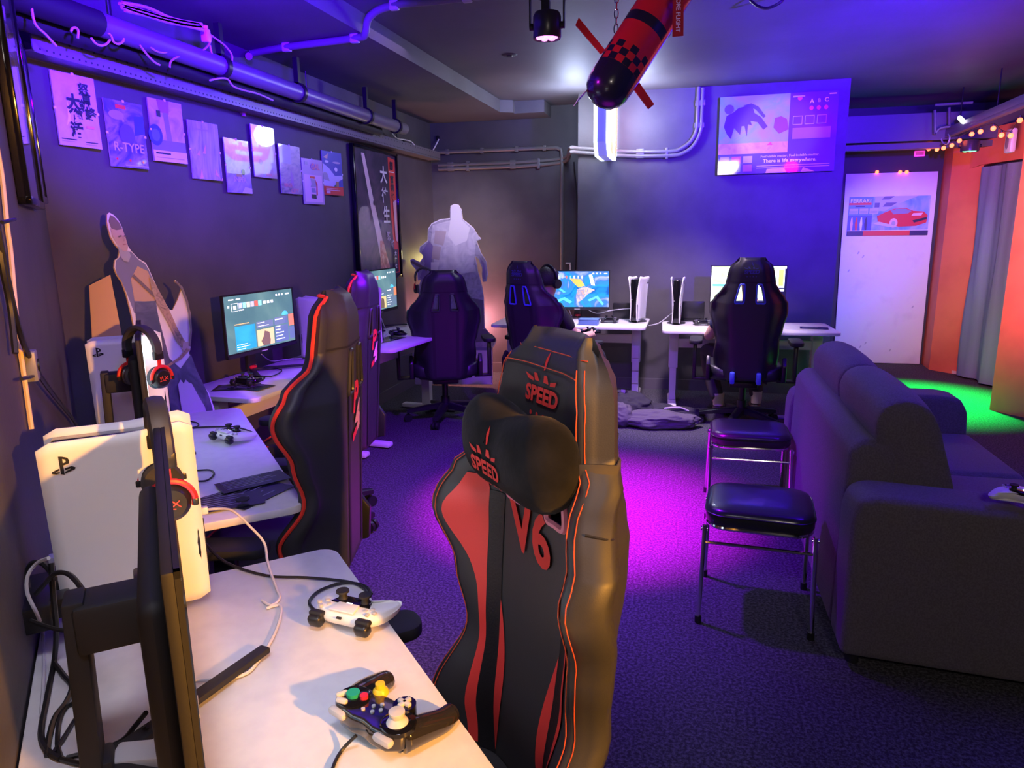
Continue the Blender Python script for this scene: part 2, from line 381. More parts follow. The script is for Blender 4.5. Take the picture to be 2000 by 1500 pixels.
tag(MB().lathe([(.0, 0), (.018, 0), (.024, -.012), (.014, -.014)], onY(856, 270, YR-.001), axis=(0, 1, 0)).build('wall_grommet', None, M_black), 'black round grommet high in recessed wall corner', 'grommet')
# conduit across the ceiling, stepping up the soffit
zc1, zc2 = ZS-.02, ZC-.02
pA = onz(490, 105, zc1); pB = onz(560, 92, zc1); pC = V((-1.79, onz(690, 75, zc1).y, zc1)); pD = V((-1.715, pC.y-.03, zc1+.01)); pE = V((-1.66, pC.y-.08, zc2-.03)); pF = V((-1.50, 3.76, zc2)); pG = V((-1.1, 3.74, zc2)); pH = V((.2, 3.6, zc2))
t = thing('ceiling_conduit', 'painted conduit crossing the ceiling and soffit edge', 'conduit')
MB().tube([onX(486, 110, -2.45), pA, pB, pC, pD, pE, pF, pG, pH], .020, n=12).build('tube', t, M_pipe)
for p in (pB, pC, pF, pG): MB().box(p, (.05, .035, .05), bev=.008).build('clip', t, M_lgrey)
cable('ceiling_cable', [onz(1465, 0, 2.64), onz(1480, 12, 2.6), onz(1500, 16, 2.58), onz(1525, 4, 2.6), onz(1535, -10, 2.64)], .007, M_cabb, 'black cable sagging from blue lit ceiling')
t = thing('ceiling_rose', 'small dark round hole cover on the ceiling', 'ceiling plate', onz(995, 107, ZC))
MB().lathe([(.0, -.006), (.045, -.006), (.055, 0)], n=20).build('plate', t, M_dark); MB().lathe([(.0, -.012), (.018, -.012), (.022, -.005)], n=14).build('boss', t, M_black)
# conduits on the recessed wall and the pier
Yc = YR-.03; Yp = YP-.03
t = thing('wall_conduit', 'upper thin conduit on recess wall turning down into pier corner', 'conduit')
MB().tube([(-2.545, Yc, 2.262), (-1.9, Yc, 2.262), (-1.32, Yc, 2.262), (-1.22, Yc, 2.252), (-1.185, Yc, 2.17), (-1.185, Yc, 1.6), (-1.185, Yc, .7)], .019, n=10, smooth=5).build('tube', t, M_pipe)
for x in (-2.36, -2.0, -1.64, -1.36): MB().box((x, Yc+.008, 2.262), (.035, .05, .055), bev=.006).build('clip', t, M_pipe)
t = thing('wall_conduit', 'bundle of bent conduits running from recess over pier to ceiling', 'conduit')
def off(pts, dz, dy): return [V((x, y+dy, z+dz)) for x, y, z in pts]
base = [(-2.46, Yc, 2.135), (-1.8, Yc, 2.135), (-1.45, Yc, 2.14), (-1.15, Yc-.02, 2.165), (-1.02, Yp-.02, 2.19), (-.93, Yp, 2.19), (-.5, Yp, 2.145), (-.14, Yp, 2.135), (-.06, Yp, 2.15), (.03, Yp, 2.21), (.075, Yp, 2.30), (.08, Yp, 2.42), (.08, Yp, 2.65)]
for k, (dz, dx) in enumerate(((.0, 0), (-.036, .036))):
    MB().tube([V((x+(dx if z > 2.22 and y < 6.9 else (dx*.7 if x > -.1 else 0)), y, z+(dz if z <= 2.22 else dz*.3))) for x, y, z in base], .018, n=10).build('tube', t, M_pipe)
for p, d in (((-2.33, Yc+.01, 2.118), (.07, .05, .085)), ((-2.15, Yc+.01, 2.118), (.03, .05, .1)), ((-1.68, Yc+.01, 2.118), (.06, .05, .085)), ((-1.42, Yc+.01, 2.118), (.03, .05, .1)), ((-.40, Yp+.01, 2.125), (.07, .05, .08)), ((-.17, Yp+.01, 2.12), (.025, .05, .095)), ((.097, Yp+.01, 2.34), (.085, .05, .045)), ((.097, Yp+.01, 2.52), (.085, .05, .05))):
    MB().box(p, d, bev=.006).build('clip', t, M_pipe)
cable('wall_cable', [V((-1.03, 6.9, 2.1)), V((-1.0, 6.95, 1.6)), V((-1.02, 6.95, 1.0)), V((-1.0, 6.9, .7))], .008, M_cabb, 'thin dark cable hanging in the shaded pier corner')
t = thing('cable_stub', 'small white cable stub beside pier above the game monitor', 'cable', onY(1112, 515, 7.185))
MB().tube([(0, 0, -.16), (.01, 0, -.05), (.005, 0, .0)], .008).build('wire', t, M_white); MB().box((-.01, .0, .005), (.05, .03, .012)).build('plug', t, M_white)

# spotlights
def par(name, label, loc, col, ec, n, r=.058, h=.10, yoke=True):
    t = thing(name, label, 'spotlight', loc)
    MB().lathe([(r*.5, h), (r*.86, h*.96), (r, h*.8), (r, 0), (r*.95, -.004), (r*.9, .006), (.001, .008)], n=32).build('housing', t, mat('lamp_housing', (.03, .03, .035), .3))
    lens = MB().lathe([(.001, .010), (r*.86, .010)], n=28).build('lens', t, mat(name+'_lens', ec, .3, emit=1.6, ecol=ec))
    for k in range(n):
        a = 2*math.pi*k/(n-1) if k else 0; q = r*.55 if k else 0
        MB().lathe([(r*.24, .008), (r*.2, -.003), (.001, -.006)], (q*math.cos(a), q*math.sin(a), 0), n=12).build('led', lens, mat(name+'_led', col, .2, emit=3.0, ecol=col))
    for s in (-1, 1):
        MB().cyl((s*r, 0, h*.45), (s*(r+.014), 0, h*.45), .014, n=14).build('knob', t, M_black)
        if yoke: MB().box((s*(r+.012), 0, h*.45+.15), (.006, .02, .30)).build('yoke', t, M_black)
    if yoke:
        MB().box((0, 0, h*.45+.30), (2*r+.03, .02, .006)).build('yoke_bar', t, M_black)
        MB().box((-.005, 0, h+.02), (.032, .03, .04)).tube([(-.005, 0, h+.04), (-.035, 0, h+.06), (-.03, 0, h+.13), (-.01, 0, h+.2), (-.02, 0, .36)], .006, n=6).build('power_lead', t, M_black)
    return t
par('stage_spotlight', 'round black spotlight with glowing magenta lamps under the ceiling', (-.575, 3.10, 2.26), (1, .25, .95), (1, .0, .8), 7)
par('green_spotlight', 'round black spotlight glowing green under the right tray', (2.3, 6.93, 2.075), (.15, 1, .35), (0, 1, .12), 7, r=.07, h=.09, yoke=False)

# hanging red and navy rocket
B0 = V((-.305, 2.885, 2.01)); D = V((.50, .30, .82)).normalized(); r = .088
t = thing('model_rocket', 'large red and navy toy rocket hung from the ceiling, checkered band', 'rocket', (0, 0, 0))
Mb = Matrix.Translation(B0) @ D.to_track_quat('Z', 'Y').to_matrix().to_4x4()
t.matrix_world = Mb
M_navy = mat('navy_paint', (.02, .022, .035), .25, coat=.5); M_rr = mat('red_paint', (.8, .03, .03), .25, coat=.5)
MB().lathe([(.001, -.068), (r*.35, -.062), (r*.65, -.048), (r*.88, -.022), (r*.97, .0), (r, .03), (r, .075)], n=40).build('tail_cone', t, M_navy)
MB().lathe([(r, .075), (r, .75), (r*.9, .95)], n=40).build('body', t, M_rr)
mb = MB(); mb.lathe([(r*1.004, .245), (r*1.004, .285)], n=40).build('band', t, M_navy)
mb = MB()
for row in range(3):
    for k in range(18):
        if (k+row) % 2: continue
        a0, a1 = 2*math.pi*k/18, 2*math.pi*(k+1)/18; z0 = .075+row*.027
        rows = [[(r*1.005*math.cos(lerp(a0, a1, i/3)), r*1.005*math.sin(lerp(a0, a1, i/3)), z) for i in range(4)] for z in (z0, z0+.027)]
        mb.grid(rows)
mb.build('checker_band', t, M_navy)
MB().lathe([(.03, .37), (.035, .33), (.001, .32)], (r*.9*math.cos(-1.1), r*.9*math.sin(-1.1), 0), n=14).build('window', t, mat('smoked_glass', (.15, .12, .2), .1))
Minv = Mb.inverted()
finpx = [[(1187, 106), (1130, 36), (1124, 50), (1172, 106)], [(1222, 155), (1266, 214), (1277, 205), (1234, 142)], None, None]
for px in finpx[:2]:
    pts = [Minv @ (CAM + ray(*p)*2.885) for p in px]
    nrm = (pts[1]-pts[0]).cross(pts[2]-pts[0]).normalized()*.008
    MB().prism(pts, nrm).build('fin', t, M_rr)
a_, b_ = Minv @ (CAM+ray(1184, 138)*2.79), Minv @ (CAM+ray(1121, 207)*2.66)
MB().prism([a_, b_, b_+V((0, 0, .035)), a_+V((0, 0, .03))], V((.008, 0, 0))).build('fin', t, M_rr)
ch = thing('hanging_chain', 'thin steel chain holding up the red toy rocket', 'chain', onz(1205, 0, 2.36))
mb = MB()
p0 = V((0, 0, .30)); ln = (onY(1203, 56, 2.99) - ch.location)
for k in range(16):
    c = p0.lerp(ln, k/15.0); d = (ln-p0).normalized(); side = V((.006, 0, 0)) if k % 2 else V((0, .006, 0))
    mb.tube([c-d*.014+side, c+d*.014+side, c+d*.014-side, c-d*.014-side], .0022, n=5, closed=True, smooth=2)
mb.build('links', ch, M_chrome)
tg = thing('fabric_tag', 'red fabric streamer with white warning lettering beside the rocket', 'tag')
A = onY(1325, -30, 2.80); Bt = onY(1324, 71, 2.77); hw = .019
ax = (A-Bt).normalized(); rx = V((1, 0, 0)); rx = (rx-ax*ax.dot(rx)).normalized()
MB().box((A+Bt)/2, (1, 1, 1), rot=Matrix((rx*2*hw, ax.cross(rx)*-.002, ax*(A-Bt).length)).transposed()).build('streamer', tg, mat('red_fabric', (.42, .01, .015), .7))
vs, fs = text2d('REMOVE BEFORE FLIGHT', .021, .0005)
ctr = Bt + ax*(.014+max(v[0] for v in vs)) + V((0, -.003, 0))
mb = MB(); add2d(mb, vs, fs, lambda x, y: ctr + rx*(y) - ax*(x-.0)); mb.build('lettering', tg, mat('white_print', (.8, .75, .78), .6), recalc=False)

# projecting lightbox sign on the pier
t = thing('lightbox_sign', 'glowing white projecting sign box on the pier with orange face', 'sign')
x0, x1, ya, yb, za, zb = -.735, -.605, 6.0, YP, 2.07, 2.62
M_lbw = mat('lightbox_white', (.8, .9, 1), .4, emit=7, ecol=(.74, .86, 1)); M_lbr = mat('lightbox_red', (1, .3, .15), .4, emit=2.6, ecol=(1, .16, .06))
M_lbl = mat('lightbox_dim', (.8, .9, 1), .4, emit=3.2, ecol=(.74, .88, 1)); M_lbc = mat('lightbox_case', (.35, .36, .75), .35, emit=.5, ecol=(.2, .22, .8))
def oct_(x, e=0): return [(x, ya+.0-e, za+.1), (x, ya+.10, za-e), (x, yb-.10, za-e), (x, yb, za+.1), (x, yb, zb-.1), (x, yb-.1, zb), (x, ya+.1, zb), (x, ya-e, zb-.1)]
MB().prism([(x, y, z) for x, y, z in oct_(x0+.028)], (x1-x0-.056, 0, 0)).build('case', t, M_lbc)
for s, xx, ex in ((-1, x0, .028), (1, x1-.028, .028)):
    f = MB().prism([(x, y, z) for x, y, z in oct_(xx, .004)], (ex, 0, 0)).build('light_face', t, M_lbl if s < 0 else M_lbw)
    xf = xx-.002 if s < 0 else xx+ex+.002
    cy, cz = (ya+yb)/2, (za+zb)/2
    pts = [(xf, cy+(y-cy)*.93, cz+(z-cz)*.93) for _, y, z in oct_(0)]
    if s < 0:
        pts = [(xf, cy+.29*math.cos(a), cz+.17*math.sin(a)*(1+.25*abs(math.cos(a)))) for a in [2*math.pi*k/40 for k in range(40)]]
    MB().poly(pts).build('red_panel', f, M_lbr, recalc=False)
    vs, fs = text2d('SMASH', .185, .006, shear=.15)
    mb = MB(); k = -1 if s < 0 else 1
    if s > 0: add2d(mb, vs, fs, lambda x, y: (xf+.002, cy+y*1.3, cz-x*.86))
    else: add2d(mb, vs, fs, lambda x, y: (xf-.002, cy-x*.95, cz+.03+y))
    if s < 0: mb.poly([(xf-.002, cy+.16, cz-.075), (xf-.002, cy-.10, cz-.075), (xf-.002, cy-.085, cz-.115), (xf-.002, cy+.14, cz-.115)])
    mb.build('lettering', f, M_lbl if s < 0 else M_lbw, recalc=False)
for xg, eg in ((-.40, 22), (-.94, 22)): light('POINT', 'lightbox_glow', (xg, 6.28, 2.40), eg, (.60, .70, 1), size=.10, spec=0)

# right tray with string of red bulbs
t = thing('lighting_trunking', 'grey metal trunking crossing high in front of orange wall', 'trunking')
P0, P1 = onX(1800, 290, 2.35), onX(2090, 165, 2.35); P1.z = P0.z+.07; d = (P1-P0)
def trk(o, dx, dz, nm, mt):
    mb = MB(); M3 = Matrix((V((1, 0, 0)), d.normalized(), V((1, 0, 0)).cross(d.normalized()))).transposed(); mb.box((P0+P1)/2+V(o), (dx, d.length, dz), rot=M3, bev=.004); return mb.build(nm, t, mt)
trk((0, 0, .05), .09, .06, 'channel', M_pipe); trk((-.02, 0, .01), .05, .03, 'lip', M_pipe); trk((.03, 0, .09), .03, .03, 'cable_run', M_blackm)
for k in (.35, .62, .9):
    p = P0.lerp(P1, k); MB().cyl(p+V((0, 0, .06)), V((p.x, p.y, ZC)), .005, n=6).build('hanger', t, M_black)
t = thing('string_lights', 'string of small glowing red bulbs hanging along the trunking', 'string lights')
bl = [(1814, 291), (1830, 292), (1843, 289), (1859, 284), (1874, 275), (1898, 262), (1915, 257), (1940, 251), (1956, 264), (1974, 265), (1992, 235)]
pb = [onX(x, y, 2.29) for x, y in bl]
MB().tube([p+V((0, 0, .035)) for p in pb], .003, n=5).build('wire', t, M_cabb)
M_bulb = mat('red_bulb', (1, .2, .08), .3, emit=6, ecol=(1, .10, .03))
for i, p in enumerate(pb):
    MB().ell(p, .019, 12).build('bulb', t, M_bulb); MB().cyl(p+V((0, 0, .014)), p+V((0, 0, .034)), .008, n=8).build('bulb_cap', t, M_cabb)
for k, i in enumerate((1, 5, 8)):
    light('POINT', 'bulb_glow', pb[i]+V((-.06, 0, -.05)), .9, (1, .12, .03), size=.05)
cable('white_cable', [onX(1837, 268, 2.28), onX(1842, 279, 2.28), onX(1850, 281, 2.28), onX(1855, 270, 2.28), onX(1852, 262, 2.3)], .006, M_cabw, 'white cable loop hanging under the right trunking')
tag(MB().cyl(onX(1874, 230, 2.3), onX(1882, 238, 2.3), .018, n=8).build('clip_lamp', None, mat('white_glow', (1, 1, 1), .4, emit=6)), 'tiny white glowing clip lamp on the trunking', 'lamp')
p = onY(1796, 300, 8.36)
t = thing('wall_label', 'small pink lit sign plate high on dark wall', 'sign', p)
MB().box((0, 0, 0), (.10, .01, .055), bev=.004).build('plate', t, mat('pink_sign', (.9, .15, .6), .4, emit=.9, ecol=(1, .05, .7)))
MB().box((0, -.007, 0), (.075, .003, .03)).build('print', t, mat('pink_print', (.6, .1, .45), .5, emit=.35, ecol=(.8, .05, .6)))
p = onX(1974, 272, 2.80)
t = thing('wall_speaker', 'white plastic wall unit with dark oval opening on orange header', 'wall unit', onX(1974, 275, 2.66))
MB().box((0, 0, 0), (.05, .13, .20), bev=.02).build('case', t, M_white); MB().ell((-.022, 0, -.01), (.012, .035, .06), 14).build('opening', t, M_grey)
# rails in the dark corner
t = thing('pipe_rails', 'thin blue lit pipes hanging in dark ceiling corner', 'pipes')
for q in ([(1826, 215), (1826, 262)], [(1826, 262), (1838, 250), (1870, 246)], [(1854, 210), (1854, 244)], [(1826, 205), (1900, 200)]):
    MB().tube([onY(x, y, 7.5) for x, y in q], .012, n=6).build('pipe', t, M_pipe)
# small red lamps on top of the white door panel
t = thing('string_lights', 'three tiny red bulbs resting on the white panel top', 'string lights')
for x in (1713, 1758, 1771): MB().ell(onY(x, 336, 8.335), .018, 10).build('bulb', t, M_bulb)
MB().tube([onY(1700, 337, 8.35), onY(1730, 338, 8.35), onY(1780, 335, 8.35)], .004, n=5).build('wire', t, M_cabb)

# ================================================================== POSTERS
def pm(name, c=(.5, .5, .5), coat=1.0): return mat('print_'+name, c, .4, coat=coat)
def flat(name, label, cat, ctr, right, up, W, H, th, bg, shapes, side=None, group=None, texts=(), clips=False):
    """flat panel; shapes in 0..1 of its face (x right, y up); each list entry one printed layer"""
    right, up = V(right).normalized(), V(up).normalized(); nrm = right.cross(up)
    M4 = Matrix((right, up, nrm)).transposed().to_4x4(); M4.translation = V(ctr)
    t = thing(name, label, cat, mtx=M4, group=group)
    MB().box((0, 0, 0), (W, H, th)).build('board', t, side or mat('board_edge', (.35, .35, .37), .5))
    z = th/2+.0006
    mb = MB().m(bg); mb.poly([(-W/2, -H/2, z), (W/2, -H/2, z), (W/2, H/2, z), (-W/2, H/2, z)])
    for k, (kind, a, mt) in enumerate(shapes):
        zz = z+.0005*(k+1); mb.m(mt)
        if kind == 'r': pts = [(a[0], a[1]), (a[2], a[1]), (a[2], a[3]), (a[0], a[3])]
        elif kind == 'p': pts = a
        elif kind == 'e': pts = [(a[0]+a[2]*math.cos(2*math.pi*i/24), a[1]+a[3]*math.sin(2*math.pi*i/24)) for i in range(24)]
        mb.poly([((x-.5)*W, (y-.5)*H, zz) for x, y in pts])
    mb.build('print', t, recalc=False)
    zt = z+.0005*(len(shapes)+2)
    for s, x, y, size, mt, kw in texts:
        vs, fs = text2d(s, size, kw.get('bold', .001), kw.get('al', 'CENTER'), kw.get('shear', 0), kw.get('sx', 1))
        c, s_ = math.cos(kw.get('rot', 0)), math.sin(kw.get('rot', 0))
        m2 = MB(); add2d(m2, vs, fs, lambda u, v: ((x-.5)*W+u*c-v*s_, (y-.5)*H+u*s_+v*c, zt)); m2.build('lettering', t, mt, recalc=False)
    if clips:
        for cx, cy in ((0, H/2), (W/2, 0), (-W/2, -.0)): MB().box((cx, cy, th/2), (.012, .012, .006), bev=.002).build('clip', t, M_white)
    return t
A4 = dict(P1=(2.573, 2.785, 1.865, 2.157), P2=(2.84, 3.06, 1.80, 2.092), P3=(3.121, 3.345, 1.847, 2.14), P4=(3.40, 3.63, 1.78, 2.077), P5=(3.686, 3.918, 1.722, 2.02), P6=(3.967, 4.205, 1.825, 2.128), P7=(4.261, 4.504, 1.741, 2.046), P8=(4.543, 4.80, 1.683, 1.985), P9=(4.838, 5.105, 1.756, 2.062))
def wallposter(key, label, bg, shapes, texts=(), tilt=0.0, roll=0):
    y0, y1, z0, z1 = A4[key]
    c = V((XL+.018, (y0+y1)/2, (z0+z1)/2)); up = V((math.sin(R(roll)), 0, 1))
    right = V((math.sin(R(tilt)), math.cos(R(tilt)), 0))
    return flat('poster', label, 'poster', c, right, (0, 0, 1), y1-y0-.004, z1-z0, .006, bg, shapes, texts=texts, group='flyer posters on the left wall', clips=True)
TB = pm('ink', (.02, .02, .05)); TW = pm('paper_white', (.85, .85, .88)); TR = pm('print_red', (.75, .06, .05)); TBL = pm('print_blue', (.05, .07, .45)); TPK = pm('print_pink', (.85, .5, .6)); TGY = pm('print_grey', (.4, .4, .45))
lavp = pm('lavender_paper', (.62, .58, .68)); lav_art = art('lavender_wash', [(.5, .45, .6), (.66, .62, .72), (.55, .5, .64)], 4)
tl = 4.6
wallposter('P1', 'pale lavender poster with black brush-written characters, first beside the near corner', lavp,
  [('r', (.04, .12, .96, .97), lav_art), ('r', (.05, .085, .40, .10), TB), ('r', (.05, .055, .35, .065), TGY), ('r', (.6, .07, .9, .082), TB), ('r', (.6, .04, .85, .048), TGY), ('p', [(.28, .62), (.33, .5), (.3, .35), (.2, .27), (.25, .4)], TW), ('r', (.66, .27, .85, .31), pm('stamp', (.75, .35, .3)))],
  [('怒', .70, .80, .052, TB, dict(bold=.0022)), ('首', .74, .68, .048, TB, dict(bold=.002)), ('領', .68, .57, .052, TB, dict(bold=.0022)), ('蜂', .80, .47, .056, TB, dict(bold=.0022)), ('大', .42, .60, .066, TB, dict(bold=.003)), ('復', .45, .40, .066, TB, dict(bold=.003)), ('活', .42, .22, .062, TB, dict(bold=.003))], tl)
wallposter('P2', 'dark blue poster with silvery block letters and three red dots near its foot', art('steel_blue_art', [(.02, .02, .08), (.10, .10, .26), (.32, .30, .5), (.05, .05, .2)], 7),
  [('p', [(.72, .5), (1, .55), (1, .82), (.74, .8)], TBL), ('r', (.28, .88, .55, .94), TR), ('e', (.28, .78, .2, .07), TGY), ('p', [(.35, .88), (.48, .70), (.42, .68)], TGY), ('e', (.5, .5, .2, .16), pm('dusk', (.12, .1, .25))), ('e', (.16, .12, .03, .02), TR), ('e', (.5, .11, .03, .02), TR), ('e', (.85, .1, .03, .02), TR), ('r', (.35, .02, .98, .045), pm('pale_blue', (.4, .45, .8)))],
  [('R-TYPE', .5, .30, .056, pm('silver_print', (.6, .58, .75)), dict(bold=.001))], tl)
wallposter('P3', 'busy lilac and tan poster with blue disc and white strip along its foot', art('lilac_tan_art', [(.62, .5, .62), (.7, .62, .7), (.45, .38, .42), (.25, .28, .5)], 6),
  [('p', [(.25, 1), (.62, 1), (.58, .78), (.3, .8)], pm('plum', (.4, .14, .22))), ('p', [(.4, .8), (.55, .8), (.6, .35), (.45, .3)], pm('slate', (.3, .3, .45))), ('r', (0, .18, 1, .35), pm('steel', (.25, .26, .42))), ('e', (.12, .42, .2, .17), TBL), ('e', (.12, .42, .12, .1), pm('mid_blue', (.12, .2, .6))), ('r', (.2, .72, .32, .82), TB), ('r', (0, 0, 1, .18), TW), ('r', (.06, .12, .5, .145), TB), ('r', (.06, .06, .9, .07), TGY)], (), tl)
wallposter('P4', 'grey green poster of soft vertical streaks with small pink marks', art('grey_streaks', [(.16, .16, .26), (.38, .38, .40), (.52, .52, .5), (.2, .2, .32)], 9, (1.6, .28, 1)),
  [('p', [(.4, .45), (.52, .62), (.5, .45)], TPK), ('p', [(.2, .42), (.3, .5), (.3, .4)], pm('peach', (.8, .5, .38))), ('p', [(.22, .0), (.34, .02), (.3, .18)], TPK), ('p', [(.75, .1), (.9, .05), (.8, .2)], TPK), ('r', (.2, .85, .7, .87), TGY), ('p', [(.93, 0), (1, 0), (1, .06)], pm('peach'))], (), tl)
wallposter('P5', 'violet blue poster with a small yellow box above pale lettering, fifth from corner', art('violet_figures', [(.2, .17, .55), (.45, .4, .6), (.3, .25, .6), (.12, .1, .35)], 6),
  [('r', (.38, .3, .62, .36), pm('mustard', (.45, .32, .14))), ('e', (.68, .4, .08, .06), TB), ('p', [(.55, 0), (1, 0), (1, .1), (.7, .12)], pm('ice', (.65, .65, .85)))],
  [('SNIPER', .5, .25, .038, pm('pale_pink', (.75, .6, .8)), dict(shear=.1))], 1.2)
wallposter('P6', 'pale grey green poster with orange haze, hung highest of its neighbours', art('pale_orange_art', [(.42, .44, .46), (.5, .5, .46), (.55, .38, .28), (.35, .33, .5)], 5), [('r', (.5, .04, .75, .09), pm('stamp')), ('e', (.3, .3, .08, .05), pm('slate'))], (), 2.3)
wallposter('P7', 'mottled landscape poster with two short pink words near its foot', art('landscape_art', [(.1, .13, .18), (.35, .3, .36), (.5, .45, .42), (.16, .16, .3)], 8, (1, 1.8, 1)),
  [('r', (0, .62, .55, 1), pm('sky_grey', (.42, .45, .5))), ('p', [(.5, .5), (.6, .35), (.58, .15), (.45, .2)], pm('plum_light', (.4, .25, .45)))],
  [('MAZE', .32, .17, .036, pm('coral', (.8, .35, .3)), {}), ('CITY', .62, .06, .04, pm('coral'), {})], 3.4)
wallposter('P8', 'pink poster of a tall arcade cabinet in a thin frame, hung lowest', pm('rose_paper', (.55, .45, .55)),
  [('r', (.07, .05, .93, .65), pm('pink_panel', (.85, .62, .72))), ('p', [(.35, .62), (.58, .62), (.58, .57), (.35, .58)], TR), ('p', [(.36, .57), (.58, .56), (.64, .46), (.6, .38), (.34, .38), (.4, .45)], TGY), ('p', [(.38, .36), (.55, .36), (.58, .26), (.38, .26)], pm('slate')), ('p', [(.58, .56), (.68, .45), (.66, .2), (.6, .2), (.62, .4)], TR), ('p', [(.36, .22), (.58, .22), (.6, .12), (.36, .13)], TB), ('r', (.12, .86, .26, .93), TGY)],
  [('GAL', .62, .83, .055, pm('soft_red', (.75, .25, .3)), dict(bold=.002))], tl)
wallposter('P9', 'royal blue poster with red foot and white clouds, nearest the large frame', pm('royal', (.07, .07, .42)),
  [('r', (0, 0, 1, .2), TR), ('p', [(0, .2), (.5, .2), (.8, .34), (1, .4), (1, .48), (.6, .45), (.3, .62), (0, .72)], pm('cloud', (.6, .6, .85))), ('p', [(0, .35), (.3, .32), (.2, .5), (0, .52)], TGY), ('p', [(.05, .85), (.3, .95), (.25, .82)], pm('sand', (.7, .5, .38))), ('e', (.2, .76, .1, .03), TW), ('e', (.7, .76, .2, .025), pm('lilac', (.5, .4, .6))), ('e', (.65, .6, .08, .05), TW), ('p', [(.5, .2), (.75, .2), (.7, .32)], pm('leaf', (.05, .3, .15))), ('r', (.62, .2, .75, .32), pm('mustard')), ('r', (.08, .1, .8, .12), TPK), ('r', (.08, .14, .7, .155), TPK), ('r', (.08, .03, .28, .09), TPK)], (), tl)
# large framed poster
y0, y1, z0, z1 = 5.285, 6.18, 1.075, 2.158
fr = flat('framed_poster', 'tall black framed poster with white vertical characters and red stripe', 'picture', (XL+.02, (y0+y1)/2, (z0+z1)/2), (0, 1, 0), (0, 0, 1), y1-y0-.05, z1-z0-.05, .02,
  art('night_art', [(.01, .01, .03), (.03, .025, .06), (.09, .05, .10), (.02, .02, .05)], 3.5),
  [('p', [(.80, .985), (.98, .97), (.98, .02), (.86, .02), (.86, .2), (.82, .5)], TR), ('p', [(.17, .97), (.24, .97), (.38, .66), (.52, .4), (.66, .1), (.52, .08), (.42, .35), (.3, .62)], pm('ivory', (.82, .68, .66))),
   ('p', [(.5, .3), (.58, .3), (.72, .08), (.6, .02), (.48, .05)], art('ember_art', [(.3, .08, .06), (.6, .2, .15), (.75, .5, .4)], 12)), ('e', (.36, .74, .02, .02), TB), ('e', (.4, .6, .02, .02), TB), ('e', (.54, .42, .02, .02), TB), ('r', (.81, .86, .94, .868), TW), ('r', (.83, .03, .95, .22), TB), ('p', [(.88, .62), (.96, .64), (.96, .28), (.9, .3)], TPK)],
  side=M_blackm, texts=[('大', .66, .82, .15, TW, dict(bold=.0035)), ('往', .67, .66, .14, TW, dict(bold=.0018)), ('生', .69, .50, .15, TW, dict(bold=.0035)), ('怒', .88, .91, .075, TB, dict(bold=.003)), ('首', .88, .80, .07, TB, dict(bold=.002)), ('領', .88, .73, .07, TB, dict(bold=.002)), ('蜂', .88, .65, .075, TB, dict(bold=.002)), ('大', .88, .185, .042, TW, dict(bold=.002)), ('往', .88, .13, .042, TW, dict(bold=.002)), ('生', .88, .075, .042, TW, dict(bold=.002)), ('怒', .72, .33, .085, pm('lilac'), dict(bold=.001)), ('蜂', .82, .26, .08, pm('lilac'), dict(bold=.001))])
W_, H_ = y1-y0, z1-z0
for c, d in (((0, H_/2-.012, .008), (W_, .025, .036)), ((0, -H_/2+.012, .008), (W_, .025, .036)), ((-W_/2+.012, 0, .008), (.025, H_, .036)), ((W_/2-.012, 0, .008), (.025, H_, .036))):
    MB().box(c, d, bev=.003).build('frame_rail', fr, M_gloss)
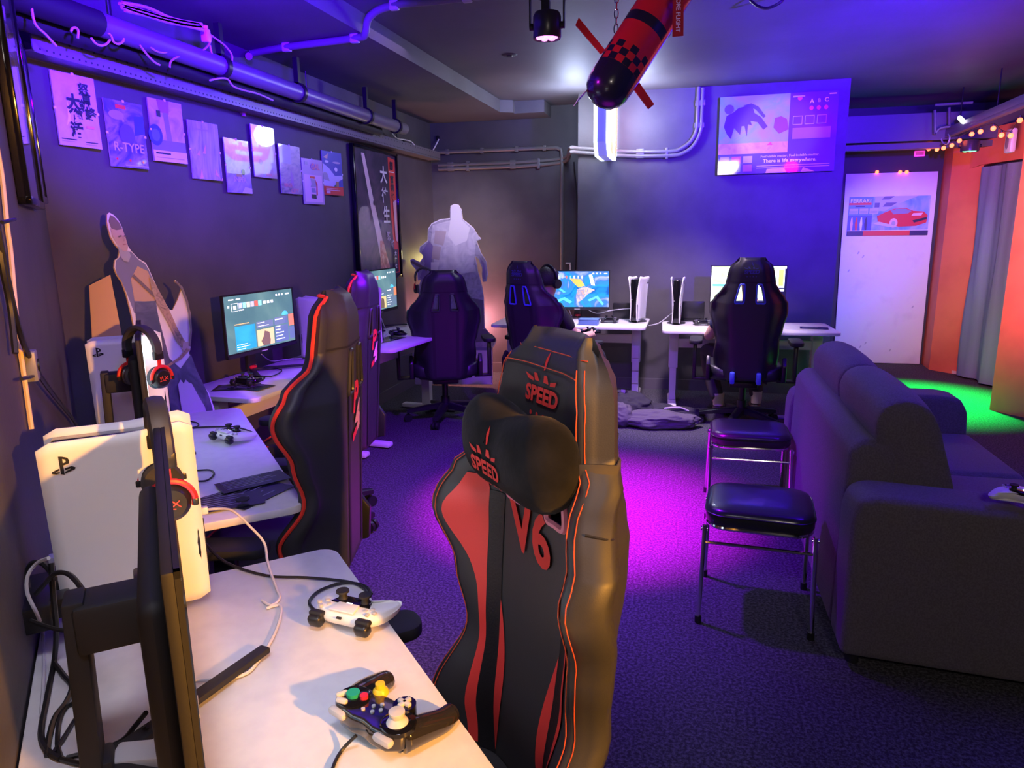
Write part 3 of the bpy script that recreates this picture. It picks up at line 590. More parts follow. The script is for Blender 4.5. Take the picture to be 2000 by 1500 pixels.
# acrylic poster on the pier
TN = pm('night_blue', (.03, .025, .12)); TCY = pm('cyan_print', (.2, .5, .8)); TLV = pm('lav_print', (.55, .5, .8))
gp = flat('acrylic_poster', 'wide glossy game poster with creature artwork and white captions on blue lit pier', 'poster', (.727, YP-.035, 2.24), (1, 0, .008), (-.008, 0, 1), .93, .63, .05, TN,
  [('r', (.0, .26, .60, 1), art('sky_art', [(.45, .3, .5), (.35, .45, .75), (.2, .5, .8), (.5, .38, .7)], 2.2)), ('r', (0, .26, .6, .40), art('sand_art', [(.6, .3, .35), (.7, .45, .35), (.5, .25, .5)], 6)),
   ('p', [(.04, .62), (.06, .76), (.12, .8), (.16, .85), (.22, .87), (.28, .88), (.30, .78), (.36, .72), (.42, .60), (.385, .56), (.33, .66), (.27, .68), (.285, .62), (.25, .64), (.245, .48), (.22, .62), (.195, .62), (.185, .51), (.13, .60), (.105, .46), (.07, .52)], pm('creature', (.06, .025, .08))),
   ('p', [(.20, .88), (.27, .90), (.33, .86), (.40, .73), (.38, .71), (.31, .82), (.26, .86)], pm('creature_arm', (.05, .05, .2))), ('e', (.08, .84, .04, .06), pm('dusk')), ('p', [(.48, .70), (.53, .72), (.58, .68), (.60, .55), (.52, .5), (.47, .58)], pm('violet_print', (.25, .06, .4))),
   ('p', [(.42, .36), (.45, .4), (.47, .36)], TR), ('r', (.0, .0, 1, .26), TN)]
  + [('r', (.02+.10*i, .03+.11*j, .10+.10*i, .12+.11*j), m_) for (i, j), m_ in zip([(0, 1), (1, 1), (2, 1), (0, 0), (1, 0), (2, 0)], [TLV, TR, TLV, TGY, TCY, pm('plum')])]
  + [('e', (.72+.06*i, .80, .018, .028), TR) for i in range(1, 4)] + [('e', (.68, .93, .02, .03), TR)] + [('r', (.63+.10*i, .60, .71+.10*i, .71), TLV) for i in range(3)] + [('r', (.635+.10*i, .608, .705+.10*i, .702), TN) for i in range(3)] + [('r', (.63, .42, .95, .56), pm('mauve', (.3, .15, .5)))]
  + [('r', (.34, .09-.028*i, .96, .10-.028*i), TLV) for i in range(2)] + [('p', [(.42, 0), (.6, 0), (.58, .055), (.43, .055)], pm('sand')), ('p', [(.72, 0), (.84, 0), (.74, .06)], pm('sand')), ('r', (.62, .94, .72, .96), TLV), ('r', (.92, .955, .98, .97), TW)],
  side=mat('acrylic_edge', (.12, .1, .3), .15), texts=[('A', .78, .88, .045, TW, dict(bold=.002)), ('B', .84, .885, .04, TLV, {}), ('C', .90, .89, .045, TW, dict(bold=.002)), ('Feel visible matter. Feel invisible matter.', .62, .215, .026, TLV, dict(sx=1.1)), ('There is life everywhere.', .62, .155, .040, TW, dict(bold=.001, sx=1.05))])
# near-wall frames
def wallframe(name, label, a, b, z0, z1, inner, th=.05, mtf=M_gloss, pane=None):
    """frame on the near angled wall between distances a..b along it"""
    p0 = NL*.208; right = UL; up = V((0, 0, 1)); c = p0 + UL*((a+b)/2) + V((0, 0, (z0+z1)/2)) - NL*(th/2+.002)
    t = flat(name, label, 'picture', c, right, up, b-a-.04, z1-z0-.04, th*.5, inner, pane or [], side=M_blackm)
    W, H = b-a, z1-z0
    for cc, d in (((0, H/2-.012, 0), (W, .024, th)), ((0, -H/2+.012, 0), (W, .024, th)), ((-W/2+.012, 0, 0), (.024, H, th)), ((W/2-.012, 0, 0), (.024, H, th))):
        MB().box(cc, d, bev=.003).build('frame_rail', t, mtf)
    return t
pap_refl = art('pale_paper_and_reflection', [(.45, .42, .5), (.62, .58, .66), (.5, .46, .6)], 8, (1, .3, 1))
wallframe('wall_picture', 'thick black picture frame seen edge-on high on the near wall', 2.46, 2.97, 1.585, 2.45, pm('dark_glass', (.10, .09, .11)), .032, pane=[('p', [(.05, .28), (.9, .33), (.95, .62), (.6, .58), (.4, .6), (.05, .56)], pap_refl)])  # pale shape on this pane is a painted reflection in the glass
wallframe('wall_picture', 'thin framed picture squeezed into the corner beside the lavender poster', 3.05, 3.40, 1.62, 2.2, pm('dim_violet', (.14, .11, .18)), .02)
wallframe('wall_picture', 'picture with pale torn sheet cut off at the photo edge', 1.15, 1.83, 1.70, 2.4, pm('dark_glass'), .02, pane=[('r', (.55, .1, .98, .75), pap_refl)])

# cardboard standees: plain generic figures
M_card = mat('cardboard', (.62, .40, .20), .75); M_cut = mat('white_cut_edge', (.85, .82, .88), .5)
def standee(name, label, outline, fn, nrm, th, layers, bg):
    """outline and layers are 2-D lists mapped by fn to the standing sheet"""
    t = thing(name, label, 'standee', fn(0, 0))
    Mi = t.matrix_world.copy(); Mi = Matrix.Translation(t.location).inverted()
    g = lambda p, k=0.0: Mi @ (fn(*p) + nrm*k)
    MB().prism([g(p, -th) for p in outline], nrm*th).build('sheet', t, M_card)
    mb = MB().m(M_cut); mb.poly([g(p, .0008) for p in outline])
    for k, (pts, mt) in enumerate(layers): mb.m(mt).poly([g(p, .0014+.0006*k) for p in pts])
    mb.build('print', t, recalc=False); return t, g
# archer figure leaning by the left wall (points are picture-plane millimetres unprojected onto its leaning sheet)
sN = V((1, 0, .275)).normalized(); k1 = V((-2.2, 0, .67)).dot(sN)
f1 = lambda x, y: onN(x, y, sN, k1)
bot = lambda x0, y0: (x0, y0)
O1 = [(209, 419), (213, 415), (222, 420), (231, 430), (238, 444), (244, 462), (250, 481), (256, 490), (270, 505), (284, 513), (290, 524), (300, 547), (312, 572), (322, 590), (331, 605), (337, 606), (347, 585), (354, 566), (352, 558), (341, 549), (342, 547), (356, 560), (366, 586), (372, 612), (375, 645), (372, 678), (369, 690), (380, 715), (392, 745), (408, 768), (418, 797), (450, 960), (300, 960), (285, 830), (300, 700), (262, 640), (257, 615), (247, 575), (238, 551), (228, 536), (223, 523), (224, 508), (231, 503), (233, 487), (225, 478), (216, 463), (212, 448), (209, 434)]
Csk = mat('print_skin', (.58, .42, .38), .5); Chr = mat('print_hair', (.20, .15, .14), .5); Ccl = mat('print_blue_cloth', (.22, .22, .34), .5); Ctn = mat('print_tan', (.62, .42, .24), .5)
Cdk = art('print_dark_cloth', [(.05, .05, .08), (.10, .09, .14), (.16, .14, .20)], 9, coat=0); Cbr = art('print_brown_wrap', [(.30, .18, .10), (.5, .32, .18), (.2, .12, .08)], 30, coat=0)
lay = [([(238, 551), (228, 536), (225, 523), (226, 509), (233, 503), (236, 490), (256, 492), (270, 507), (283, 516), (290, 527), (300, 550), (306, 600), (300, 610), (262, 612), (248, 575)], Ccl),
       ([(255, 545), (268, 520), (288, 530), (300, 560), (302, 590), (262, 588)], Ctn), ([(262, 590), (302, 588), (310, 625), (330, 700), (352, 720), (372, 692), (382, 720), (406, 770), (414, 797), (440, 958), (305, 958), (290, 830), (303, 700), (266, 640)], Cdk),
       ([(211, 432), (214, 420), (222, 424), (231, 434), (238, 448), (240, 452), (226, 452), (216, 446)], Chr), ([(214, 446), (226, 450), (238, 448), (244, 464), (249, 482), (247, 494), (238, 490), (228, 478), (218, 462)], Csk), ([(228, 480), (240, 492), (250, 490), (254, 500), (250, 512), (240, 510), (233, 500)], mat('print_collar', (.42, .42, .5), .5)),
       ([(256, 540), (260, 536), (300, 574), (300, 582)], Chr), ([(290, 540), (300, 552), (314, 578), (328, 604), (344, 640), (362, 672), (356, 682), (344, 668), (326, 632), (306, 596), (294, 566)], Cbr), ([(356, 668), (366, 668), (370, 684), (362, 690), (354, 684)], Csk),
       ([(343, 549), (355, 562), (365, 588), (370, 614), (373, 645), (370, 678), (366, 676), (369, 645), (366, 614), (361, 590), (352, 566), (341, 551)], Chr), ([(369, 684), (352, 702), (322, 720), (320, 716), (348, 698), (362, 680)], Cbr), ([(345, 752), (350, 742), (356, 750), (360, 742), (366, 748), (372, 750), (384, 772), (398, 796), (420, 900), (360, 900), (352, 800)], mat('print_pale_leg', (.55, .5, .62), .5)),
       ([(228, 462), (234, 460), (235, 463), (229, 465)], Chr), ([(239, 460), (243, 462), (243, 464), (239, 464)], Chr), ([(236, 478), (243, 477), (243, 479), (237, 480)], mat('print_lip', (.4, .2, .2), .5)), ([(236, 463), (239, 463), (241, 472), (237, 473)], mat('print_nose', (.48, .33, .3), .5))]
t, g = standee('cardboard_standee', 'slim cardboard cut-out of a person with a bow leaning behind console', O1, f1, sN, .006, lay, M_cut)
# easel strut behind it
MB().prism([p - V(t.location) for p in (f1(226, 533)-sN*.03, f1(211, 545)-sN*.10, f1(228, 700)-sN*.12, f1(258, 700)-sN*.03)], sN*-.006).build('easel_strut', t, M_card)
# broad cloaked figure in the recessed corner
sN2 = V((0, -1, 0)); f2 = lambda x, y: onY(x, y, 6.45)
O2 = [(880, 402), (888, 398), (896, 400), (902, 410), (904, 428), (912, 434), (925, 445), (934, 460), (940, 466), (934, 469), (931, 470), (940, 494), (950, 510), (953, 535), (950, 550), (944, 550), (942, 538), (943, 524), (935, 505), (928, 498), (934, 530), (941, 556), (945, 580), (947, 640), (960, 655), (970, 664), (966, 675), (962, 680), (962, 751), (802, 751), (802, 690), (816, 640), (818, 560), (822, 545), (816, 548), (815, 530), (803, 516), (801, 508), (806, 505), (820, 512), (828, 500), (819, 492), (820, 482), (835, 470), (836, 447), (843, 436), (860, 428), (879, 426), (879, 412)]
Cp = art('pale_print', [(.50, .48, .60), (.62, .6, .70), (.74, .72, .8)], 9, coat=.6); Cp2 = mat('print_pale_and_glare', (.82, .8, .86), .3, coat=.8); Cg = art('print_grey_cloth', [(.30, .28, .36), (.42, .4, .5), (.5, .48, .58)], 16, coat=0); Cv = mat('print_violet', (.26, .2, .42), .5); Cd = mat('print_charcoal', (.16, .14, .19), .5)  # near-white head tone is light glare painted into the print
ins = lambda pts, c=(885, 560), q=.985: [(c[0]+(x-c[0])*q, c[1]+(y-c[1])*q) for x, y in pts]
lay2 = [(ins(O2), Cg), ([(845, 440), (880, 430), (905, 430), (928, 450), (938, 466), (930, 470), (925, 520), (890, 540), (850, 530), (842, 470)], Cp), ([(881, 404), (888, 400), (896, 402), (901, 412), (903, 430), (918, 445), (912, 470), (890, 480), (875, 460), (880, 428)], Cp2),
        ([(838, 470), (846, 480), (842, 560), (820, 542), (830, 515), (824, 492)], Cv), ([(850, 450), (872, 452), (866, 480), (848, 475)], mat('print_rust', (.5, .42, .46), .5)), ([(846, 480), (862, 482), (858, 508), (843, 505)], mat('print_rust')), ([(842, 512), (858, 512), (855, 530), (842, 530)], Cp2), ([(858, 545), (930, 545), (938, 600), (945, 650), (870, 650)], Cg), ([(895, 520), (928, 518), (930, 530), (900, 535)], Cp), ([(936, 500), (946, 514), (949, 545), (943, 545), (943, 520)], Cv), ([(922, 582), (944, 586), (946, 640), (932, 650), (920, 620)], Cd), ([(930, 644), (948, 642), (968, 664), (930, 668)], Cd), ([(804, 508), (836, 524), (834, 530), (803, 513)], Chr),
        ([(822, 676), (962, 678), (962, 684), (822, 682)], Ccl), ([(802, 684), (960, 684), (960, 750), (804, 750)], mat('print_pale_panel', (.78, .72, .8), .4))]
t, g = standee('cardboard_standee', 'broad pale cardboard cut-out of a cloaked man in the far corner', O2, f2, sN2, .006, lay2, M_cut)
for s, x, y, sz in (('W', 934.5, 705, .085), ('A', 945, 706, .085), ('R', 956, 707, .085), ('O', 937, 717, .035), ('K', 945.5, 717.5, .035)):
    p = f2(x, y) - t.location - V((0, .006, 0)); vs, fs = text2d(s, sz, .002)
    mb = MB(); add2d(mb, vs, fs, lambda u, v: p+V((u, 0, v))); mb.build('lettering', t, mat('violet_ink', (.09, .03, .16), .5), recalc=False)
MB().prism([V((-2.2, 6.46, 0))-t.location, V((-2.2, 6.75, 0))-t.location, V((-2.2, 6.46, 1.1))-t.location], (.006, 0, 0)).build('easel_strut', t, M_card)

# white door panel standing in the far room, with its poster
t = thing('door_panel', 'tall scuffed white door panel standing against the dark far wall', 'panel', (2.12, 8.322, 0))
M_pan = mat('scuffed_white', (.74, .74, .76), .45, noise=(5, (.66, .66, .69), .55, .72))
MB().prism([(-.46, 0, .005), (.405, 0, .005), (.39, .02, 2.005), (-.485, .02, 2.005)], (0, .03, 0), bev=.004).build('panel', t, M_pan)
for x, z in ((-.30, 1.19), (-.25, 1.15), (.28, .62), (-.38, 1.0), (-.2, .18), (-.15, .22), (.1, .15)): MB().box((x, -.0016+.01*z, z), (.012, .001, .03), rot=Matrix.Rotation(.5, 3, 'Y')).build('scuff', t, mat('scuff_grey', (.45, .45, .48), .6))
cpo = flat('car_poster', 'wide glossy poster of a red sports car fixed on the white panel', 'poster', (2.075, 8.333, 1.568), (1, 0, .0), (0, .01, 1), .775, .40, .006, pm('race_blue', (.12, .28, .62)),
  [('r', (.3, .14, 1, 1), art('track_art', [(.1, .25, .6), (.2, .4, .75), (.45, .5, .7), (.15, .2, .5)], 3)), ('p', [(.32, 1), (.85, 1), (.55, .75), (.45, .62), (.32, .65)], pm('flag_grey', (.45, .47, .62))), ('p', [(.44, 1), (.56, 1), (.5, .92), (.40, .92)], pm('flag_dark', (.12, .12, .3))), ('p', [(.46, .84), (.6, .84), (.52, .74), (.42, .74)], pm('flag_dark')), ('p', [(.32, .84), (.38, .84), (.38, .72), (.32, .72)], pm('flag_dark')),
   ('r', (0, .12, .3, .52), pm('crew_blue', (.08, .12, .5))), ('r', (.0, .79, .28, .85), TR), ('r', (.08, .74, .2, .765), TN)] + [('r', (.01+.125*i, .56, .12+.125*i, .70), TLV) for i in range(3)] + [('r', (.02+.125*i, .58, .11+.125*i, .64), TGY) for i in range(3)]
  + [('p', [(.04+.06*i, .14), (.06+.06*i, .14), (.065+.06*i, .3), (.055+.06*i, .48), (.04+.06*i, .46), (.03+.06*i, .3)], m_) for i, m_ in enumerate((TPK, TR, TW, TN))]
  + [('p', [(.36, .5), (.44, .58), (.56, .68), (.70, .70), (.80, .62), (.93, .60), (.98, .5), (.97, .32), (.85, .24), (.62, .22), (.48, .24), (.38, .32)], pm('car_red', (.7, .03, .05))), ('p', [(.52, .64), (.56, .54), (.74, .56), (.78, .62), (.70, .68), (.6, .68)], pm('car_glass', (.25, .25, .4))), ('e', (.57, .32, .05, .12), TPK), ('e', (.57, .31, .025, .06), TGY), ('p', [(.8, .38), (.97, .46), (.97, .40), (.82, .32)], TB), ('p', [(.32, .3), (.5, .22), (.64, .22), (.5, .3), (.38, .36)], pm('tyre_smoke', (.6, .6, .75))), ('p', [(.8, .56), (.92, .57), (.9, .5), (.78, .5)], TPK),
   ('r', (0, .125, 1, .14), TW), ('r', (0, 0, 1, .12), TR), ('r', (.0, 0, .2, .12), TN), ('r', (.78, 0, 1, .12), TN)],
  side=M_dark, texts=[('FERRARI', .14, .89, .055, TW, dict(bold=.001))])
# curtain in the doorway
t = thing('doorway_curtain', 'tall blue grey curtain hanging in the orange doorway', 'curtain')
M_cur = mat('blue_grey_cloth', (.20, .26, .38), .8, bump=.3, bscale=200)
rows = []
for k in range(26):
    z = .02 + 1.97*k/25; row = []
    for i in range(61):
        s = i/60; amp = .035*(1-.35*k/25)
        base_ = V((2.70, 7.74, 0)).lerp(V((3.06, 5.95, 0)), s)
        row.append(base_ + V((-.98, -.2, 0))*(amp*math.sin(s*34+.5*math.sin(k*.3)) + .01*math.sin(s*90)) + V((0, 0, z + (.03*s if k == 25 else 0))))
    rows.append(row)
mb = MB(); mb.grid(rows); mb.build('cloth', t, M_cur, sharp=180)
MB().cyl((2.72, 7.76, 2.0), (3.06, 5.95, 2.03), .012, n=8).build('curtain_rod', t, M_black)

# ================================================================== DESKS
def desk(label, ctr, rz, L, D, z, legs=True, spine=False):
    t = thing('standing_desk', label, 'desk', (ctr[0], ctr[1], 0), rz, 'white standing desks')
    MB().prism([(x, y, z-.024) for x, y in rr(-L/2, -D/2, L/2, D/2, .045, 6)], (0, 0, .024), bev=.003).build('tabletop', t, M_desk)
    for s in (-1, 1):
        x = s*(L/2-.10); dy = D*.13
        MB().box((x, dy, (z-.09)/2+.045), (.055, .075, z-.09), bev=.004).build('leg', t, M_steel)
        MB().box((x, dy, z-.20), (.075, .095, .32), bev=.005).build('leg_sleeve', t, M_steel)
        MB().box((x, dy-.02, .025), (.07, D*.84, .035), bev=.012).build('foot', t, M_steel)
        MB().box((x, dy-.02, z-.034), (.08, D*.8, .018), bev=.003).build('bracket', t, M_steel)
        if spine and s == 1:
            for k in range(4): MB().box((x, dy-.05, z-.26-.115*k), (.058, .03, .108), bev=.003).build('cable_cover', t, M_steel)
    MB().box((0, D*.13, z-.155), (L-.26, .03, .075), bev=.004).build('crossbar', t, M_steel)
    MB().box((-.15, -D*.33, z-.04), (.12, .06, .03), bev=.004).build('control_box', t, M_black)
    return t
aU = math.atan2(.737, -.676)
c1 = V((-.808, 1.467, 0)) - UL*.7 + NL*.30
desk('white desk nearest the camera with clear controller and console on it', c1, aU, 1.4, .60, .745)
u2 = V((-.899, 1.01, 0)).normalized(); n2 = V((-u2.y, u2.x, 0))
c2 = (V((-1.944, 2.765, 0))+V((-1.045, 1.755, 0)))/2 + n2*.315
desk('white desk with dark flyers on its corner, second along the near wall', c2, math.atan2(u2.y, u2.x), 1.352, .63, .72)
u3 = V((.074, .997, 0)).normalized(); n3 = V((-u3.y, u3.x, 0))
c3 = (V((-2.018, 2.986, 0))+V((-1.921, 4.298, 0)))/2 + n3*.25
desk('white desk below the lit menu screen, behind the red-piped chair', c3, math.atan2(u3.y, u3.x), 1.315, .50, .70)
u4 = V((.128, .992, 0)).normalized(); n4 = V((-u4.y, u4.x, 0))
c4 = V((-1.854, 4.332, 0)) + u4*.64 + n4*.30
desk('white desk under the tall framed poster, left of the purple-lit chair', c4, math.atan2(u4.y, u4.x), 1.28, .60, .72)
desk('white desk with small blue box, in front of the seated dark-haired person', (-.938, 6.205), R(-.8), 1.33, .62, .685, spine=True)
desk('white desk at the right end of back wall beside the sofa', (.52, 6.04), R(1.8), 1.335, .60, .685)

# ================================================================== MONITORS
def glow(name, c, e): return mat('glow_'+name, c, .4, emit=e)
G_bg = art('glow_menu_bg', [(.05, .12, .17), (.09, .18, .22), (.16, .27, .28)], 1.6, emit=1.7, coat=0)
G_bg2 = art('glow_menu_bright', [(.16, .20, .24), (.22, .26, .30), (.3, .34, .36)], 1.6, emit=9, coat=0)
def menu_ui(mb, W, H, z, bg=None):
    G_bg = bg or globals()['G_bg']
    def q(x0, y0, x1, y1, m_, k=1): mb.m(m_).poly([((x-.5)*W, -z-.0006*k, (y-.5)*H) for x, y in ((x0, y0), (x1, y0), (x1, y1), (x0, y1))])
    wt = glow('white', (.9, .95, 1), 1.6); q(0, 0, 1, 1, G_bg)
    q(.07, .925, .14, .945, wt, 2); q(.17, .925, .23, .945, wt, 2)
    for i in range(3): q(.74+.045*i, .90, .765+.045*i, .935, wt, 2)
    q(.89, .905, .95, .93, wt, 2); q(.05, .80, .075, .84, wt, 2); q(.10, .73, .19, .87, wt, 2); q(.105, .737, .185, .863, G_bg, 3); q(.125, .76, .165, .83, wt, 4)
    cs = [(.5, .6, .95), (.3, .75, .9), (.75, .8, .5), (.5, .55, .8), (.95, .15, .1), (.25, .75, .7)]
    for i, c in enumerate(cs): q(.20+.055*i, .77, .248+.055*i, .865, glow('tile%d' % i, c, 1.2), 2)
    for i in range(3): q(.55+.055*i, .79, .585+.055*i, .84, wt, 2)
    q(.20, .73, .27, .75, wt, 2); q(.12, .49, .32, .505, glow('gold', (.9, .6, .2), 1), 2)
    q(.12, .03, .40, .46, art('glow_blue_tile', [(.02, .3, .75), (.05, .5, .9), (.1, .65, .95)], 3, emit=1.3, coat=0), 2)
    q(.42, .36, .67, .48, glow('slate', (.15, .22, .3), 1), 2); q(.42, .03, .67, .33, glow('straw', (.75, .62, .25), 1.2), 2)
    mb.m(glow('umber', (.22, .16, .1), .8)).poly([((x-.5)*W, -z-.0024, (y-.5)*H) for x, y in ((.5, .03), (.6, .03), (.61, .12), (.6, .26), (.53, .30), (.51, .2), (.47, .12))])
    q(.69, .36, .90, .50, glow('slate', (.15, .22, .3), 1), 2); q(.69, .03, .90, .34, glow('slate', (.15, .22, .3), 1), 2); q(.915, .30, 1, .52, glow('coral', (.95, .25, .12), 1.2), 2); q(.915, .05, 1, .28, glow('slate', (.15, .22, .3), 1), 2)
    for i in range(5): q(.70, .08+.06*i, .70+.17*random.uniform(.4, 1), .095+.06*i, wt, 3)
    for i in range(3): q(.13, .05+.04*i, .13+.22*random.uniform(.4, 1), .06+.04*i, wt, 3)
    q(.44, .45, .54, .46, wt, 3); q(.44, .39, .60, .40, wt, 3); q(.70, .45, .82, .47, glow('white', (.9, .95, 1), 1.6), 3)
    mb.m(glow('cyan', (.1, .6, .9), 1.2)).poly([((.86+.05*math.cos(a)-.5)*W, -z-.0022, (.52+.08*math.sin(a)-.5)*H) for a in [math.pi*i/10 for i in range(11)]])
def game_ui(mb, W, H, z):
    def q(x0, y0, x1, y1, m_, k=1): mb.m(m_).poly([((x-.5)*W, -z-.0006*k, (y-.5)*H) for x, y in ((x0, y0), (x1, y0), (x1, y1), (x0, y1))])
    def p(pts, m_, k=1): mb.m(m_).poly([((x-.5)*W, -z-.0006*k, (y-.5)*H) for x, y in pts])
    q(0, 0, 1, 1, art('glow_game', [(.0, .10, .5), (.01, .32, .75), (.05, .18, .62), (.45, .5, .85), (.1, .5, .8)], 5, emit=1.6, coat=0))
    wt = glow('white', (.9, .95, 1), 1.6)
    p([(.38, .8), (.55, .78), (.62, .6), (.52, .55), (.44, .68)], glow('orange', (1, .42, .08), 1.5), 2); p([(.5, .5), (.62, .58), (.78, .48), (.66, .35), (.58, .2), (.5, .12), (.48, .3)], art('glow_fire', [(.9, .3, .1), (.9, .65, .6), (.3, .3, .6), (.95, .5, .3)], 16, emit=1.5, coat=0), 2)
    p([(.04, .72), (.08, .72), (.32, .42), (.28, .40)], glow('cyan', (.1, .6, .9), 1.2), 2); p([(.02, .1), (.3, .28), (.42, .15), (.38, .1), (.28, .2), (.05, .02)], glow('cyan', (.1, .6, .9), 1.2), 2); p([(.66, .2), (.82, .32), (.92, .1), (.9, .05), (.8, .25), (.7, .16)], glow('cyan', (.1, .6, .9), 1.2), 2)
    p([(.68, .9), (.73, .92), (.78, .6), (.72, .62)], glow('pale_gold', (.95, .9, .6), 1.4), 2)
    for i in range(9): q(.02+.065*i if i < 1 else .09+.062*i, .80, .07+.062*i if i else .06, .88, glow('tile%d' % (i % 6), (.5, .6, .9), 1.2) if i < 6 else wt, 3)
    q(.10, .72, .17, .85, wt, 4); q(.05, .93, .12, .95, wt, 3); q(.15, .93, .20, .95, wt, 3)
    for i in range(3): q(.74+.055*i, .92, .765+.055*i, .955, wt, 3)
    q(.92, .925, .97, .95, wt, 3)
def race_ui(mb, W, H, z):
    def q(x0, y0, x1, y1, m_, k=1): mb.m(m_).poly([((x-.5)*W, -z-.0006*k, (y-.5)*H) for x, y in ((x0, y0), (x1, y0), (x1, y1), (x0, y1))])
    wt = glow('hot_white', (.95, 1, .9), 3.0)
    q(0, 0, 1, 1, glow('black', (.01, .012, .015), .3)); q(0, .12, .90, 1, art('glow_meadow', [(.3, .75, .55), (.75, .85, .35), (.5, .85, .8), (.85, .8, .35)], 5, (.6, 1, 2), emit=2.2, coat=0), 2)
    q(.0, .10, .02, 1, wt, 3); q(.0, .93, .3, .96, wt, 3); q(.02, .72, .28, .76, wt, 3); q(.02, .55, .2, .6, glow('sky', (.1, .45, .8), 1.5), 3); q(.84, .95, 1, 1, wt, 4); q(.88, .52, .98, .94, wt, 4); q(.90, .56, .965, .92, glow('lime', (.5, .95, .05), 2.0), 5); q(.90, .44, .98, .49, glow('hot_white', (.95, 1, .9), 3.0), 5)
    q(.925, .06, .975, .34, wt, 4); q(.935, .08, .965, .19, glow('black', (.01, .012, .015), .3), 5); q(.935, .22, .965, .32, glow('black', (.01, .012, .015), .3), 5)
def monitor(label, ctr, rz, zb, W, H, ztab, ui, off=.11, tilt=0):
    """ctr = panel centre; screen faces local -Y; the foot stands on ztab"""
    t = thing('monitor', label, 'monitor', (ctr[0], ctr[1], ztab), rz, 'gaming monitors')
    zc = zb+H/2-ztab
    MB().box((0, .0025, zc), (W, .013, H), bev=.003).build('panel', t, M_blackm)
    mb = MB()
    for c_, d_ in (((0, H/2-.004), (W, .008)), ((0, -H/2+.009), (W, .018)), ((-W/2+.004, 0), (.008, H)), ((W/2-.004, 0), (.008, H))): mb.box((c_[0], -.0065, zc+c_[1]), (d_[0], .006, d_[1]))
    mb.build('bezel', t, M_blackm)
    MB().prism([(-W*.36, .008, zc-H*.36), (W*.36, .008, zc-H*.36), (W*.36, .008, zc+H*.30), (-W*.36, .008, zc+H*.30)], (0, .032, 0), bev=.016, seg=3).build('rear_shell', t, M_blackm)
    mb = MB(); ui(mb, W-.014, H-.034, .0044)
    for v in mb.bm.verts: v.co.z += zc+.008
    mb.build('screen', t, recalc=False)
    MB().box((0, -.0095, zc-H/2+.007), (.05, .002, .006)).build('badge', t, M_lgrey)
    hgt = zc+H*.0+.04
    MB().prism([(-.035, off-.012, .012), (.035, off-.012, .012), (.026, off-.02, hgt), (-.026, off-.02, hgt)], (0, .026, 0), bev=.004).build('stand_column', t, M_blackm)
    MB().box((0, off*.5+.01, zc), (.07, off-.03, .07), bev=.008).build('mount_arm', t, M_blackm)
    for s in (-1, 1):
        a = V((0, off, .009)); b = V((s*.20, -.13, .007)); d = (b-a).normalized(); n = V((-d.y, d.x, 0))*.016
        MB().prism([a-n-d*.02, b-n*.7, b+n*.7, a+n-d*.02], (0, 0, .012), bev=.003).build('foot', t, M_blackm)
    MB().box((0, off-.005, .022), (.05, .04, .03), bev=.006).build('collar', t, M_redpl if off < .12 else M_blackm)
    return t
u1 = V((-.646, .763, 0)); m1c = (V((-.483, .553, 0))+V((-.88, 1.022, 0)))/2 - V((.763, .646, 0))*.003
monitor('monitor seen edge-on from behind on the nearest desk', m1c, math.atan2(u1.y, u1.x), .805, .615, .365, .745, lambda *a: menu_ui(*a, bg=G_bg2), .13)
um = V((-.65, .76, 0)); m2n = V((-1.70, 1.905, 0))
m2c = m2n + um*.3075 + V((.76, .65, 0))*.012
monitor('monitor seen edge-on on the second desk before the smaller console', m2c, math.atan2(um.y, um.x), .80, .615, .365, .72, lambda *a: menu_ui(*a, bg=G_bg2), .13)
a3 = R(82.9); m3c = V((-2.467*.965, 3.436*.965, 0)) + V((math.cos(a3), math.sin(a3), 0))*.2965
monitor('lit menu monitor tilted on the desk beside the archer cut-out', m3c, a3, 1.5-(1.5-.799)*.965, .593, .347, .70, menu_ui, .10)
a4 = R(85.8); m4c = V((-2.376, 5.016, 0)) + V((math.cos(a4), math.sin(a4), 0))*.2925
monitor('lit menu monitor standing below the tall framed poster', m4c, a4, .848, .585, .347, .72, menu_ui, .10)
pL, pR_ = onY(1065, 560, 6.33), onY(1191, 560, 6.38)
monitor('monitor with bright blue and orange game picture on back wall desk', (pL+pR_)/2, math.atan2(pR_.y-pL.y, pR_.x-pL.x), onY(1130, 605, 6.35).z, (pR_-pL).length, .352, .685, game_ui, .10)
pL, pR_ = onY(1387, 560, 6.30), onY(1536, 560, 6.30)
monitor('monitor with lime green picture hidden behind the far right chair', (pL+pR_)/2, 0, onY(1500, 612, 6.3).z, (pR_-pL).length, .40, .685, race_ui, .10)

